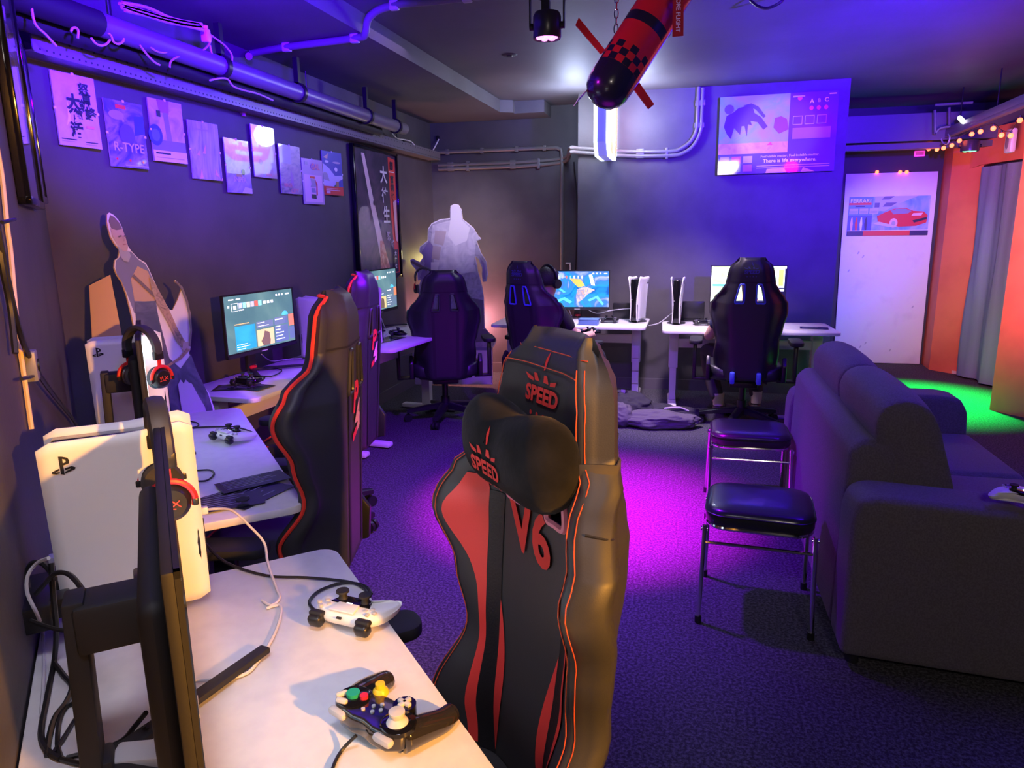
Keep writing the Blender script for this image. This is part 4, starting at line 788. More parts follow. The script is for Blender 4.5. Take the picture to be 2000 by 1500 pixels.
# ================================================================== CONSOLES, HEADSETS, CONTROLLERS
def console(label, loc, rz, badge=False):
    """upright white game console; front edge faces local -Y, thin along X"""
    t = thing('game_console', label, 'console', loc, rz, 'upright white game consoles')
    H, Dp = .375, .26
    MB().prism([(-.030, y, z+.014) for y, z in rr(-.122, 0, .118, H-.012, .012)], (.060, 0, 0), bev=.004).build('core', t, M_gloss)
    MB().lathe([(.001, 0), (.075, 0), (.08, .006), (.05, .014), (.001, .014)], n=32).build('stand', t, M_black)
    for s in (-1, 1):
        rows = []
        for k in range(17):
            v = k/16; row = []
            for i in range(13):
                w_ = i/12; y = -Dp/2+Dp*w_; z = .012+v*H
                fl = .030+.020*v*v+.004*math.sin(v*3.1) - .012*sm(.25, 0, w_)*math.sin(math.pi*v)*1.0 + .006*sm(.7, 1, w_)*v
                if i in (0, 12): z = .012+.012+v*(H-.024)
                row.append((s*fl, y, z+.012*v*sm(.5, 0, w_)))
            rows.append(row)
        mb = MB(); mb.grid(rows); o = mb.build('side_panel', t, M_white, sharp=60)
        md = o.modifiers.new('s', 'SOLIDIFY'); md.thickness = .006; md.offset = 0; apply_mods(o); o.data.shade_smooth()
        # emblem: upright letter and swept loop
        def P3(y, z):
            v = (z-.012)/H; w_ = (y+Dp/2)/Dp
            return V((s*(.030+.020*v*v+.004*math.sin(v*3.1)+.006*sm(.7, 1, w_)*v+.0045), y, z+.012*v*sm(.5, 0, w_)))
        cy, cz, k = .092, .342, .00115
        mb = MB(); sg = s
        def pp(pts):
            mb.bm.faces.new([mb.bm.verts.new(P3(cy + sg*x*k, cz+y*k)) for x, y in pts])
        pp([(-4, -14), (1, -16), (1, 15), (-4, 16)]); pp([(1, 15), (8, 12), (10, 7), (9, 2), (1, 0), (1, 4), (5, 5), (5, 9), (1, 11)])
        pp([(-5, -4), (-15, -8), (-16, -11), (-10, -13), (-5, -12), (-5, -10), (-11, -10), (-5, -7)]); pp([(2, -5), (12, -3), (17, -6), (16, -9), (2, -14), (2, -11), (11, -7), (2, -8)])
        mb.build('emblem', t, M_blackm, recalc=True)
    MB().box((.036, -.1315, .10), (.0035, .004, .12)).build('disc_slot', t, M_black)
    MB().box((-.018, -.124, .20), (.010, .004, .006)).build('port', t, M_grey)
    return t
def place_console(label, front, ang, z):
    """front = point on the table below the front edge of the camera-side panel; ang = direction front to rear"""
    d = V((math.cos(ang), math.sin(ang), 0)); rz = ang-math.pi/2
    return console(label, V((front[0], front[1], z)) + d*.13, rz)
place_console('upright white console lit amber beside the nearest monitor', (-.955, 1.195), R(219.7), .745)
place_console('upright white console with violet shade behind the second headset', (-2.01, 2.40), R(220), .72)
console('upright white console at the wall end of the lit menu desk', (-2.22, 4.07, .70), R(-85))
console('upright white console seen nose-on before the monitor under the frame', (-2.13, 4.51, .72), R(75))
console('upright white console at the right end of the blue box desk', (-.365, 6.28, .685), R(-14))
console('upright white console at the left end of the far right desk', (-.035, 6.20, .685), R(-2))

def headset(label, mtx):
    """origin at top of band; band arches in local XZ plane; cups hang below"""
    t = thing('headset', label, 'headset', mtx=mtx @ Matrix.Scale(.86, 4), group='headsets hung on monitors')
    pts = [(.085*math.sin(a), 0, -.085+.085*math.cos(a)) for a in [R(-98+196*i/18) for i in range(19)]]
    rows = []
    for x, y, z in pts:
        d = V((x, 0, z+.085)).normalized()
        rows.append([V((x, 0, z))+d*q[0]+V((0, q[1], 0)) for q in ((.010, -.016), (.013, 0), (.010, .016), (0, .021), (-.009, .014), (-.010, 0), (-.009, -.014), (0, -.021))])
    mb = MB(); vs = mb.grid(rows, closed=True)
    for r_, rev in ((vs[0], 1), (vs[-1], 0)): mb.bm.faces.new(r_[::-1] if rev else r_)
    mb.build('headband', t, M_leather)
    for s in (-1, 1):
        MB().box((s*.086, 0, -.105), (.018, .042, .035), bev=.005).build('band_end', t, M_black)
        MB().box((s*.088, 0, -.128), (.004, .016, .05)).build('slider', t, M_redpl)
        f = [(s*.094, .047*math.sin(a), -.195+.047*math.cos(a)) for a in [R(-105+210*i/12) for i in range(13)]]
        MB().tube(f, .0065, n=8, smooth=2).build('yoke', t, M_redpl)
        cup = MB().lathe([(.001, .018), (.030, .016), (.040, .006), (.042, -.008), (.036, -.014)], (s*.088, 0, -.195), n=28, axis=(s, 0, 0)).build('ear_cup', t, M_black)
        MB().lathe([(.020, -.014), (.040, -.016), (.044, -.026), (.038, -.034), (.02, -.03)], (s*.088, 0, -.195), n=24, axis=(s, 0, 0)).build('ear_pad', t, M_leather)
        for e in (-1, 1): MB().box((s*.094, e*.047, -.20), (.014, .012, .016), bev=.003).build('pivot', t, M_black)
        mb = MB(); X = s*.1075; zc = -.195
        for st in ([(-.018, .008), (-.015, -.004)], [(-.008, .010), (-.006, -.004)], [(-.018, .003), (-.006, .004)], [(.0, -.006), (.016, .007)], [(.002, .008), (.018, -.007)], [(-.02, -.010), (-.004, -.008), (.008, -.010)]):
            mb.tube([(X, s*y, zc+z) for y, z in st], .0013, n=5, smooth=2)
        mb.build('emblem', cup, mat('red_print', (.75, .06, .02), .5))
    return t
def hang(p, yawdir, tilt=0):
    x = V(yawdir).normalized(); z = V((0, 0, 1)); y = z.cross(x)
    return Matrix.Translation(p) @ Matrix((x, y, z)).transposed().to_4x4()
nm = V((.763, .646, 0))
headset('black and red headset hung over the corner of the nearest monitor', hang(onz(302, 786, 1.20), (.70, -.71, 0)))
headset('black and red headset hung over the second desk monitor', hang(onz(272, 640, 1.19), (.98, -.2, 0)))
headset('black headset partly hidden behind the second red-piped chair', hang(V((-2.02, 3.96, 1.13)), (.75, -.66, 0)))
headset('black headset hanging behind the purple-lit chair headrest', hang(V((-2.06, 5.55, 1.19)), (.9, .3, 0)))

def pad(name, label, loc, ang, white=True, kind=0, group=None, tilt=0):
    """game controller: forward (trigger side) is local +Y"""
    t = thing(name, label, 'controller', loc, ang-math.pi/2, group)
    if tilt: t.rotation_euler = (tilt, 0, ang-math.pi/2)
    Mbody = M_white if white else M_gloss; Mk = M_black
    half = [(0, .038), (.030, .040), (.052, .036), (.070, .022), (.079, -.004), (.083, -.035), (.080, -.062), (.070, -.072), (.060, -.068), (.050, -.048), (.038, -.030), (.020, -.025), (0, -.024)]
    rows = []
    def zt(x, y): return .040 - .012*sm(-.02, -.07, y) - .010*sm(.055, .085, abs(x)) - .006*sm(.02, .04, y)
    ol = half + [(-x, y) for x, y in half[::-1][1:-1]]
    N = len(ol)
    sh = lambda q, dz: [(x*q, (y+.005)*q-.005 if q < 1 else y, dz(x*q, y)) for x, y in ol]
    def ins_(d):  # inset outline towards a spine
        out = []
        for x, y in ol:
            sx_ = max(-.066, min(.066, x)); sy = .008 - .045*sm(.03, .07, abs(x))*1.0
            out.append((x+(sx_-x)*d, y+(sy-y)*d))
        return out
    lv = [(.55, lambda x, y: .006), (.25, lambda x, y: .009), (.06, lambda x, y: .016), (0, lambda x, y: .024), (.05, lambda x, y: zt(x, y)-.007), (.22, lambda x, y: zt(x, y)-.001), (.5, lambda x, y: zt(x, y)+.001)]
    rows = [[(x, y, f(x, y)) for x, y in ins_(d)] for d, f in lv]
    mb = MB(); vs = mb.grid(rows, closed=True); mb.bm.faces.new(vs[0][::-1]); mb.bm.faces.new(vs[-1])
    o = mb.build('shell', t, Mbody, sharp=180)
    md = o.modifiers.new('s', 'SUBSURF'); md.levels = md.render_levels = 2; apply_mods(o); o.data.shade_smooth()
    zz = .0415
    if kind == 0:
        MB().prism([(x, y, zz-.003) for x, y in ((-.028, .034), (.028, .034), (.023, .004), (-.023, .004))], (0, 0, .004), bev=.0015).build('touchpad', t, M_white if white else M_blackm)
        MB().prism([(x, y, zz-.012) for x, y in ((-.045, .004), (.045, .004), (.034, -.024), (-.034, -.024))], (0, 0, .011), bev=.003).build('stick_plate', t, M_gloss)
        for s in (-1, 1):
            MB().lathe([(.012, 0), (.008, .006), (.007, .014), (.013, .016), (.0125, .020), (.001, .018)], (s*.026, -.012, zz-.004), n=20).build('thumbstick', t, M_blackm)
            MB().box((s*.052, .038, .030), (.032, .016, .011), bev=.005, seg=3).build('bumper', t, M_blackm)
            MB().box((s*.052, .042, .018), (.031, .024, .026), rot=Matrix.Rotation(-.35, 3, 'X'), bev=.009, seg=4).build('trigger', t, M_black)
        for i in range(4):
            a = i*math.pi/2
            MB().cyl((.052+.011*math.cos(a), .014+.011*math.sin(a), .036), (.052+.011*math.cos(a), .014+.011*math.sin(a), .0415), .0046, n=12).build('button', t, M_lgrey if white else M_grey)
            MB().box((-.052+.010*math.cos(a), .014+.010*math.sin(a), .0385), (.008, .008, .005), bev=.002, rot=a).build('dpad_key', t, M_lgrey if white else M_grey)
        if white: MB().box((0, .041, .031), (.010, .004, .003)).build('port', t, M_black); MB().box((0, .0045, zz), (.012, .003, .002)).build('light_bar', t, mat('pad_light', (1, 1, 1), .4, emit=4))
    return t
def line2(label, pts, r, mt, name='controller_cable', group=None): return cable(name, pts, r, mt, label, group=group)
pad('game_controller', 'white wireless style controller near the far edge of nearest desk', onz(688, 1218, .745)+V((0, 0, .004)), R(-98))
pad('game_controller', 'white controller lying on the second desk behind the amber console', onz(452, 862, .72)+V((0, 0, .004)), R(-112))
pad('game_controller', 'white controller resting on the near sofa armrest', onz(1985, 975, .655)+V((.02, .0, -.012)), R(52), tilt=0)
pad('game_controller', 'black controller on flyers before the lit menu monitor', onz(482, 752, .70)+V((0, 0, .006)), R(-95), white=False, tilt=R(-6))
pad('game_controller', 'black controller on the desk below the tall framed poster', onz(775, 657, .72)+V((0, 0, .006)), R(-150), white=False)
pad('game_controller', 'black controller beside the small blue box', onz(1190, 630, .685)+V((0, 0, .004)), R(-90), white=False)
pad('game_controller', 'black controller with coloured buttons left of far right chair', onz(1372, 635, .685)+V((0, 0, .004)), R(-90), white=False)
# clear black retro controller with coloured buttons on the nearest desk
gl = onz(742, 1432, .745); ga = R(-114)
t = thing('retro_controller', 'glossy black controller with green, red and yellow buttons on nearest desk', 'controller', gl, ga-math.pi/2)
def slab(nm_, pts, z0, z1, mt, bev=.006, lv=2):
    o = MB().prism([(x, y, z0) for x, y in pts], (0, 0, z1-z0), bev=bev, seg=3).build(nm_, t, mt, sharp=180); o.data.shade_smooth(); return o
M_smoke = mat('smoked_plastic', (.02, .018, .018), .12, coat=.6)
body = [(0, .034), (.022, .038), (.05, .036), (.068, .022), (.074, .0), (.066, -.02), (.048, -.028), (.03, -.024), (.018, -.03), (0, -.03)]
body = body + [(-x, y) for x, y in body[::-1][1:-1]]
slab('shell', body, .012, .044, M_smoke, .010)
for s in (-1, 1):
    mb = MB(); mb.tube([(s*.058, .008, .026), (s*.068, -.025, .024), (s*.074, -.058, .018), (s*.072, -.082, .016)], lambda u: .024-.008*u, n=12)
    mb.ell((s*.072, -.082, .016), (.016, .012, .016), 12); o = mb.build('grip', t, M_smoke, sharp=180)
    MB().lathe([(.028, .040), (.027, .046), (.024, .048), (.001, .048)], (s*.050, .006, 0), n=28).build('button_plate', t, M_gloss)
    MB().box((s*.050, .037, .036), (.036, .014, .012), bev=.005).build('shoulder_key', t, M_lgrey)
M_gr = mat('green_button', (.02, .38, .20), .3); M_rd = mat('red_button', (.7, .03, .05), .3); M_ye = mat('yellow_stick', (.85, .55, .02), .35); M_gw = mat('grey_button', (.6, .58, .55), .35)
MB().cyl((.050, .006, .046), (.050, .006, .054), .0105, n=20).build('green_button', t, M_gr)
MB().cyl((.032, .000, .046), (.032, .000, .053), .0065, n=16).build('red_button', t, M_rd)
MB().box((.065, .016, .050), (.009, .020, .009), bev=.004, rot=R(-25)).build('grey_key', t, M_gw); MB().box((.052, .027, .050), (.020, .009, .009), bev=.004, rot=R(15)).build('grey_key', t, M_gw)
MB().lathe([(.013, .040), (.012, .046), (.008, .050), (.0075, .058), (.001, .059)], (.028, -.030, 0), n=18).build('yellow_stick', t, M_ye)
MB().lathe([(.019, .044), (.014, .052), (.009, .056), (.012, .062), (.012, .066), (.001, .068)], (-.050, .008, 0), n=22).build('grey_stick', t, M_gw)
MB().cyl((-.028, -.028, .030), (-.028, -.028, .047), .018, n=20).build('dpad_base', t, M_gloss)
MB().box((-.028, -.028, .049), (.024, .0075, .006), bev=.0015).box((-.028, -.028, .049), (.0075, .024, .006), bev=.0015).build('dpad', t, M_gw)
for x, y in ((0, .012), (-.008, .002), (.008, .002), (0, -.008), (.016, .016)): MB().cyl((x, y, .043), (x, y, .0465), .0032, n=10).build('small_button', t, M_lgrey)
cable('controller_cable', [gl+V((math.cos(ga)*.045, math.sin(ga)*.045, .025)), onz(668, 1465, .75), onz(650, 1500, .75), onz(640, 1560, .75)], .0028, M_cabb, 'thin black cable leaving the clear black controller')

# ================================================================== GAMING CHAIRS
WT = [(0, .200), (.10, .218), (.20, .225), (.33, .215), (.44, .238), (.57, .268), (.64, .264), (.70, .232), (.76, .188), (.82, .160), (.89, .150), (.94, .138), (.98, .120), (1, .092)]
BT = [(0, .07), (.14, .10), (.30, .035), (.45, .06), (.60, .105), (.70, .075), (.78, .02), (1, .012)]
def chair(label, loc, face, H=.85, z0=.46, rec=6, hole=True, leather=None, piping=None, trim=None, back_band=True, opts=(), seat_y=0, arms=True, wk=1.0):
    lt = leather or M_leather
    t = thing('gaming_chair', label, 'chair', (loc[0], loc[1], 0), R(face-90), 'high-backed gaming chairs')
    yb0 = -.235; tr = math.tan(R(rec))
    wf = lambda z: interp(WT, (z-z0)/H)*wk
    bf = lambda z: interp(BT, (z-z0)/H)
    lean = lambda z: yb0 - tr*(z-z0)
    def front(x, z):
        u = min(1, abs(x)/wf(z)); tt = (z-z0)/H
        return lean(z) + .045 + bf(z)*sm(.42, 1.0, u) + .012*math.exp(-((tt-.15)/.12)**2) - .03*sm(.90, 1.0, u) - .02*sm(.95, 1, tt)
    def back(x, z):
        u = min(1, abs(x)/wf(z)); return lean(z) - .050 + (bf(z)*.80+.035)*sm(.50, 1.0, u) + .018*sm(.92, 1, (z-z0)/H)
    F = lambda x, z, o=0: V((x, front(x, z)+o, z)); Bk = lambda x, z, o=0: V((x, back(x, z)-o, z))
    zh0, zh1 = z0+H*.655, z0+H*.81
    def h12(z):
        k = max(0, min(1, (z-zh0)/(zh1-zh0))); return (.040+.0*k, .102-.030*k)
    zs = sorted(set([z0+H*i/34 for i in range(35)] + [zh0, zh1]))
    def cols(z):
        h1, h2 = h12(z); W_ = wf(z); p = [0, h1*.5, h1, (h1+h2)/2, h2]
        p += [lerp(h2, W_, q) for q in (.15, .3, .45, .6, .74, .86, .94, 1)]
        return [-v for v in p[:0:-1]] + p
    mb = MB(); fv, bv = [], []
    for z in zs:
        c = cols(z); fv.append([mb.bm.verts.new(F(x, z)) for x in c]); bv.append([mb.bm.verts.new(Bk(x, z)) for x in c])
    n = len(fv[0]); mid = n//2
    def ishole(i, j):
        if not hole: return False
        zc_ = (zs[i]+zs[i+1])/2
        return zh0 < zc_ < zh1 and j in (mid+2, mid+3, mid-3, mid-4)
    nf = mb.bm.faces.new
    for i in range(len(zs)-1):
        for j in range(n-1):
            if ishole(i, j): continue
            for vv, rev in ((fv, 0), (bv, 1)):
                q = [vv[i][j], vv[i][j+1], vv[i+1][j+1], vv[i+1][j]]; nf(q[::-1] if rev else q).smooth = True
            for (di, dj, a, b_) in ((0, -1, (i, j), (i+1, j)), (0, 1, (i, j+1), (i+1, j+1)), (-1, 0, (i, j), (i, j+1)), (1, 0, (i+1, j), (i+1, j+1))):
                ii, jj = i+di, j+dj
                if 0 <= ii < len(zs)-1 and 0 <= jj < n-1 and ishole(ii, jj):
                    try: nf((fv[a[0]][a[1]], fv[b_[0]][b_[1]], bv[b_[0]][b_[1]], bv[a[0]][a[1]]))
                    except ValueError: pass
    def midv(a, b, d): return mb.bm.verts.new((a.co+b.co)/2 + V(d))
    for side, d in ((0, -1), (n-1, 1)):
        mv = [midv(fv[i][side], bv[i][side], (d*.014, 0, 0)) for i in range(len(zs))]
        for i in range(len(zs)-1):
            nf((fv[i][side], fv[i+1][side], mv[i+1], mv[i])); nf((mv[i], mv[i+1], bv[i+1][side], bv[i][side]))
        if side == 0: mL = mv
        else: mR = mv
    for i, dz in ((0, -1), (len(zs)-1, 1)):
        mv = [mL[i]] + [midv(fv[i][j], bv[i][j], (0, 0, dz*.02)) for j in range(1, n-1)] + [mR[i]]
        for j in range(n-1):
            a, b_, c, d = fv[i][j], fv[i][j+1], bv[i][j], bv[i][j+1]
            if j == 0: nf((a, b_, mv[1], mv[0])); nf((mv[0], mv[1], d, c))
            else: nf((a, b_, mv[j+1], mv[j])); nf((mv[j], mv[j+1], d, c))
    for f in mb.bm.faces: f.smooth = True
    o = mb.build('backrest', t, lt, sharp=75)
    def strip(nm_, fn, za, zb, xa, xb, mt, o_=.003, k=16, m=3):
        rows = []
        for i in range(k+1):
            z = lerp(za, zb, i/k); rows.append([fn(lerp(xa(z), xb(z), j/m), z, o_) for j in range(m+1)])
        mb = MB(); mb.grid(rows); return mb.build(nm_, t, mt, sharp=180)
    # back: two dark seams below the slots, hem and side hinge covers
    if back_band:
        for s in (-1, 1): strip('seam_strap', Bk, z0+.01, zh0-.005, lambda z: s*(.075+.008*(z-z0)), lambda z: s*(.097+.008*(z-z0)), M_blackm, .003, 12, 1)
    strip('head_seam', Bk, zh1+.012, zh1+.018, lambda z: -wf(z)*.97, lambda z: wf(z)*.97, M_blackm, .003, 1, 10)
    if hole:
        tm = trim or mat('slot_rim', (.03, .03, .034), .3)
        for s in (-1, 1):
            pts = []
            for z, e in ((zh0, 0), (zh0, 1), (zh1, 1), (zh1, 0)):
                h1, h2 = h12(z); pts.append((s*(h2 if e else h1), z))
            for fn, sg in ((Bk, .003), (F, .003)):
                lp = []
                for a, b_ in zip(pts, pts[1:]+pts[:1]):
                    for q in (.12, .5, .88): lp.append(fn(lerp(a[0], b_[0], q), lerp(a[1], b_[1], q), sg))
                MB().tube(lp, .0062, n=6, closed=True, smooth=3).build('slot_rim', t, tm)
    if piping:
        lft = [V((-wf(z)-.004, front(-wf(z), z)+.002, z)) for z in zs[1:]]; rgt = [V((wf(z)+.004, front(wf(z), z)+.002, z)) for z in zs[1:]]
        top = [V((x, front(x, zs[-1]), zs[-1]+.004)) for x in (-.08, 0, .08)]
        MB().tube(lft+top+rgt[::-1], .006, n=6, smooth=2).build('piping', t, piping)
    # seat
    mb = MB(); rows = []
    for i in range(13):
        y = lerp(-.235, .27, i/12)+seat_y; w_ = .255+.01*math.sin(i/12*3.14); row = []
        zt_ = .475 - .035*sm(.75, 1, i/12)
        for k in range(24):
            a = 2*math.pi*k/24; cx, cz = math.cos(a), math.sin(a)
            x = w_*math.copysign(abs(cx)**.55, cx); zz_ = .43+.05*math.copysign(abs(cz)**.6, cz)
            if cz > 0: zz_ += (.035*sm(.6, .95, abs(x)/w_)) - .035*sm(.75, 1, i/12)
            row.append((x*(1-.25*(i in (0, 12))), y, lerp(zz_, .43, .35*(i in (0, 12)))))
        rows.append(row)
    vs = mb.grid(rows, closed=True); mb.bm.faces.new(vs[0][::-1]); mb.bm.faces.new(vs[-1]); mb.build('seat', t, lt, sharp=180)
    if piping:
        MB().tube([(.245*s_, lerp(-.2, .25, q), .485) for s_, q in ((-1, 0), (-1, .5), (-1, .9))] + [(-.2, .262+seat_y, .455), (0, .272+seat_y, .45), (.2, .262+seat_y, .455)] + [(.245, lerp(-.2, .25, q), .485) for q in (.9, .5, 0)], .005, n=6).build('seat_piping', t, piping)
    # hinges, mechanism, column, star base
    for s in (-1, 1):
        MB().prism([(s*.245, -.28, .40), (s*.245, -.16, .38), (s*.245, -.17, .50), (s*.245, -.25, .58), (s*.245, -.29, .52)], (s*.03, 0, 0), bev=.008).build('hinge_cover', t, M_black)
        if arms:
            mb = MB(); mb.box((s*.30, -.02, .36), (.13, .06, .02), bev=.005); mb.prism([(s*.345, -.05, .35), (s*.345, .03, .35), (s*.345, .02, .63), (s*.345, -.04, .63)], (s*.028, 0, 0), bev=.006); mb.build('armrest_post', t, M_black)
            MB().prism([(s*.355+x, y, .635) for x, y in rr(-.048, -.13, .048, .13, .04, 5)], (0, 0, .03), bev=.010).build('armrest_pad', t, M_blackm)
    mb = MB(); mb.box((0, -.01, .345), (.20, .26, .05), bev=.01); mb.build('mechanism', t, M_black)
    MB().cyl((0, 0, .09), (0, 0, .20), .034, n=18).cyl((0, 0, .20), (0, 0, .33), .024, n=16).build('gas_column', t, M_black)
    for k in range(5):
        a = 2*math.pi*k/5 + math.pi/2 + .3; d = V((math.cos(a), math.sin(a), 0)); nn = V((-d.y, d.x, 0))
        p0, p1 = d*.03, d*.31
        rows = [[p0+nn*q[0]*.034+V((0, 0, .125+q[1]*.022)) for q in ((-1, -1), (1, -1), (1, .6), (.5, 1), (-.5, 1), (-1, .6))], [lerp(p0, p1, .5)+nn*q[0]*.028+V((0, 0, .108+q[1]*.018)) for q in ((-1, -1), (1, -1), (1, .6), (.5, 1), (-.5, 1), (-1, .6))], [p1+nn*q[0]*.022+V((0, 0, .085+q[1]*.014)) for q in ((-1, -1), (1, -1), (1, .6), (.5, 1), (-.5, 1), (-1, .6))]]
        mb = MB(); vs = mb.grid(rows, closed=True); mb.bm.faces.new(vs[0][::-1]); mb.bm.faces.new(vs[-1]); lg = mb.build('leg', t, M_black, sharp=30)
        c = d*.30+V((0, 0, .030))
        mb = MB(); mb.cyl((c.x, c.y, .05), (c.x, c.y, .085), .008, n=8)
        for s in (-1, 1): mb.cyl(c+nn*s*.006, c+nn*s*.024, .030, n=18)
        mb.build('caster', lg, M_black)
    for fn in opts: fn(t, F, Bk, wf, strip, z0, H, zh0, zh1)
    return t
def surf_text(t, fn, s, x0, z_0, size, mt, mirror=False, shear=0, bold=.001, rot=0, sx=1, o=.004, nm_='lettering'):
    vs, fs = text2d(s, size, bold, shear=shear, sx=sx); k = -1 if mirror else 1; c, q = math.cos(rot), math.sin(rot)
    mb = MB(); add2d(mb, vs, fs, lambda x, y: fn(x0 + k*(x*c-y*q), z_0 + x*q+y*c, o)); return mb.build(nm_, t, mt, recalc=False)
def emblem(t, fn, x0, z_0, sc, mt, mirror=False, o=.004, word='SPEED'):
    k = -1 if mirror else 1; mb = MB()
    g = lambda x, y: fn(x0+k*x*sc, z_0+y*sc, o)
    for pl in ([(-.02, .75), (0, 1.15), (.13, .75), (.07, .72), (0, .95), (-.05, .72)], [(-.35, .62), (-.22, .62), (-.1, .45), (-.3, .45)], [(.1, .62), (.22, .62), (.3, .45), (.08, .45)], [(-.75, .58), (-.38, .5), (-.36, .42), (-.6, .45)], [(.38, .5), (.62, .55), (.58, .44), (.36, .42)]):
        mb.bm.faces.new([mb.bm.verts.new(g(*p)) for p in pl])
    mb.build('emblem', t, mt, recalc=False)
    surf_text(t, fn, word, x0, z_0+.12*sc, .5*sc, mt, mirror, .1, .0015, sx=1.05, o=o)
    mb = MB()
    for i in range(4): mb.bm.faces.new([mb.bm.verts.new(g(-.42+.28*i+.055*math.cos(a), -.32+.055*math.sin(a))) for a in [2*math.pi*q/8 for q in range(8)]])
    mb.build('emblem_dots', t, mt, recalc=False)
M_emb = mat('red_embroidery', (.62, .03, .025), .6); M_blue = mat('blue_trim', (.06, .10, .55), .4); M_bluee = mat('blue_embroidery', (.05, .05, .22), .5)
# --- near chair
def near_opts(t, F, Bk, wf, strip, z0, H, zh0, zh1):
    Z = lambda q: z0+H*q
    MD = mat('dark_insert', (.010, .010, .013), .5, bump=.2, bscale=200)
    for s in (-1, 1):
        strip('black_band', F, Z(.02), zh0-.006, lambda z: s*(.092+.02*sm(Z(.0), Z(.6), z)), lambda z: s*(.128+.02*sm(Z(.0), Z(.6), z)), MD, .003, 16, 2)
        # inner thin red blade
        def xa(z): return s*(.092+.02*sm(Z(.0), Z(.6), z))
        def xb(z): return s*(.092+.02*sm(Z(.0), Z(.6), z) - .030*max(0, math.sin(math.pi*min(1, max(0, (z-Z(.03))/(Z(.40)-Z(.03)))))))
        strip('red_blade', F, Z(.03), Z(.40), xa, xb, M_red, .0035, 20, 2)
        # outer red wing panel: wide on the shoulder, narrowing to the seat
        def oa(z): return s*(.128+.02*sm(Z(.0), Z(.6), z))
        def ob(z):
            q = (z-Z(.03))/H
            return s*(.128+.02*sm(Z(.0), Z(.6), z) + .016 + .058*math.exp(-((q-.55)/.10)**2) if q < .60 else .128+.02 + .0605*max(0, 1-((q-.60)/.085))**.6)
        strip('red_panel', F, Z(.03), Z(.685), oa, ob, M_red, .0035, 40, 6)
        for e, off_ in ((.94, 0), (.875, 0)):
            pts = [F(s*wf(z)*e, z, .0025) for z in [Z(.02+.95*i/40) for i in range(41)]]
            MB().tube(pts, .0010, n=5, smooth=1).build('stitching', t, M_thread)
    for e in (.94, .875):
        zt_ = Z(.985 if e > .9 else .955); pts = [F(wf(zt_)*e*q, zt_, .0025) for q in [-1+2*i/14 for i in range(15)]]
        MB().tube(pts, .0010, n=5, smooth=1).build('stitching', t, M_thread)
    surf_text(t, F, 'V6', .0, Z(.60), .125, M_emb, mirror=True, shear=-.25, bold=.004, o=.005)
    emblem(t, F, -.0, Z(.885), .075, M_emb, mirror=True)
    # head pillow with strap
    zp, yp = Z(.785), None
    c0 = F(0, zp, .055)
    rows = []
    for i in range(25):
        a = -1+2*i/24; x = .165*a; e = (1-abs(a)**3.2)**.5 if abs(a) < 1 else 0
        hh = (.070+.035*abs(a)**1.4)*max(e, .04) ; th = (.050+.012*abs(a))*max(e, .05); row = []
        zc_ = .012*abs(a)
        for k in range(20):
            b_ = 2*math.pi*k/20; row.append(c0+V((x, th*math.cos(b_)*1.0 - .01, zc_+hh*math.copysign(abs(math.sin(b_))**.85, math.sin(b_)))))
        rows.append(row)
    mb = MB(); vs = mb.grid(rows, closed=True); mb.bm.faces.new(vs[0][::-1]); mb.bm.faces.new(vs[-1]); pil = mb.build('head_pillow', t, M_velvet, sharp=180)
    def PF(x, z, o=0):
        a = min(.999, abs(x)/.165); e = (1-a**3.2)**.5; hh = (.070+.035*a**1.4)*e; th = (.050+.012*a)*e
        q = max(-1, min(1, (z-c0.z-.012*a)/hh)); q = math.copysign(abs(q)**(1/.85), q)
        return V((x, c0.y-.01+th*math.sqrt(max(0, 1-q*q))+o*.4+.0015, z))
    emblem(pil, PF, .015, c0.z-.03, .072, M_emb, mirror=True)
    zs_ = Z(.80)
    pts = []
    W_ = wf(zs_)
    ring = [F(W_*q, zs_, .006) for q in (.75, .9, .97)] + [V((W_+.018, (F(W_, zs_).y+Bk(W_, zs_).y)/2, zs_))] + [Bk(W_*q, zs_, .006) for q in (.97, .9, .5, 0, -.5, -.9, -.97)] + [V((-W_-.018, (F(W_, zs_).y+Bk(W_, zs_).y)/2, zs_))] + [F(-W_*q, zs_, .006) for q in (.97, .9, .75)]
    mb = MB(); mb.grid([[p+V((0, 0, -.021-.012)) for p in ring], [p+V((0, 0, .021-.012)) for p in ring]]); o = mb.build('pillow_strap', pil, mat('strap_elastic', (.05, .045, .04), .8)); md = o.modifiers.new('s', 'SOLIDIFY'); md.thickness = .004; apply_mods(o)
    # side seam between headrest and wings
    for s in (-1, 1):
        zz = Z(.715); MB().tube([F(s*wf(zz)*.97, zz, .001), V((s*(wf(zz)+.0145), (F(wf(zz), zz).y+Bk(wf(zz), zz).y)/2, zz-.006)), Bk(s*wf(zz)*.97, zz-.012, .001)], .0022, n=5).build('side_seam', t, M_blackm)
chair('black gaming chair with red panels and black head pillow, nearest the camera', (-.405, .985), -139, H=.845, z0=.465, rec=4, opts=(near_opts,), trim=mat('pink_rim', (.7, .25, .35), .3), wk=1.0)
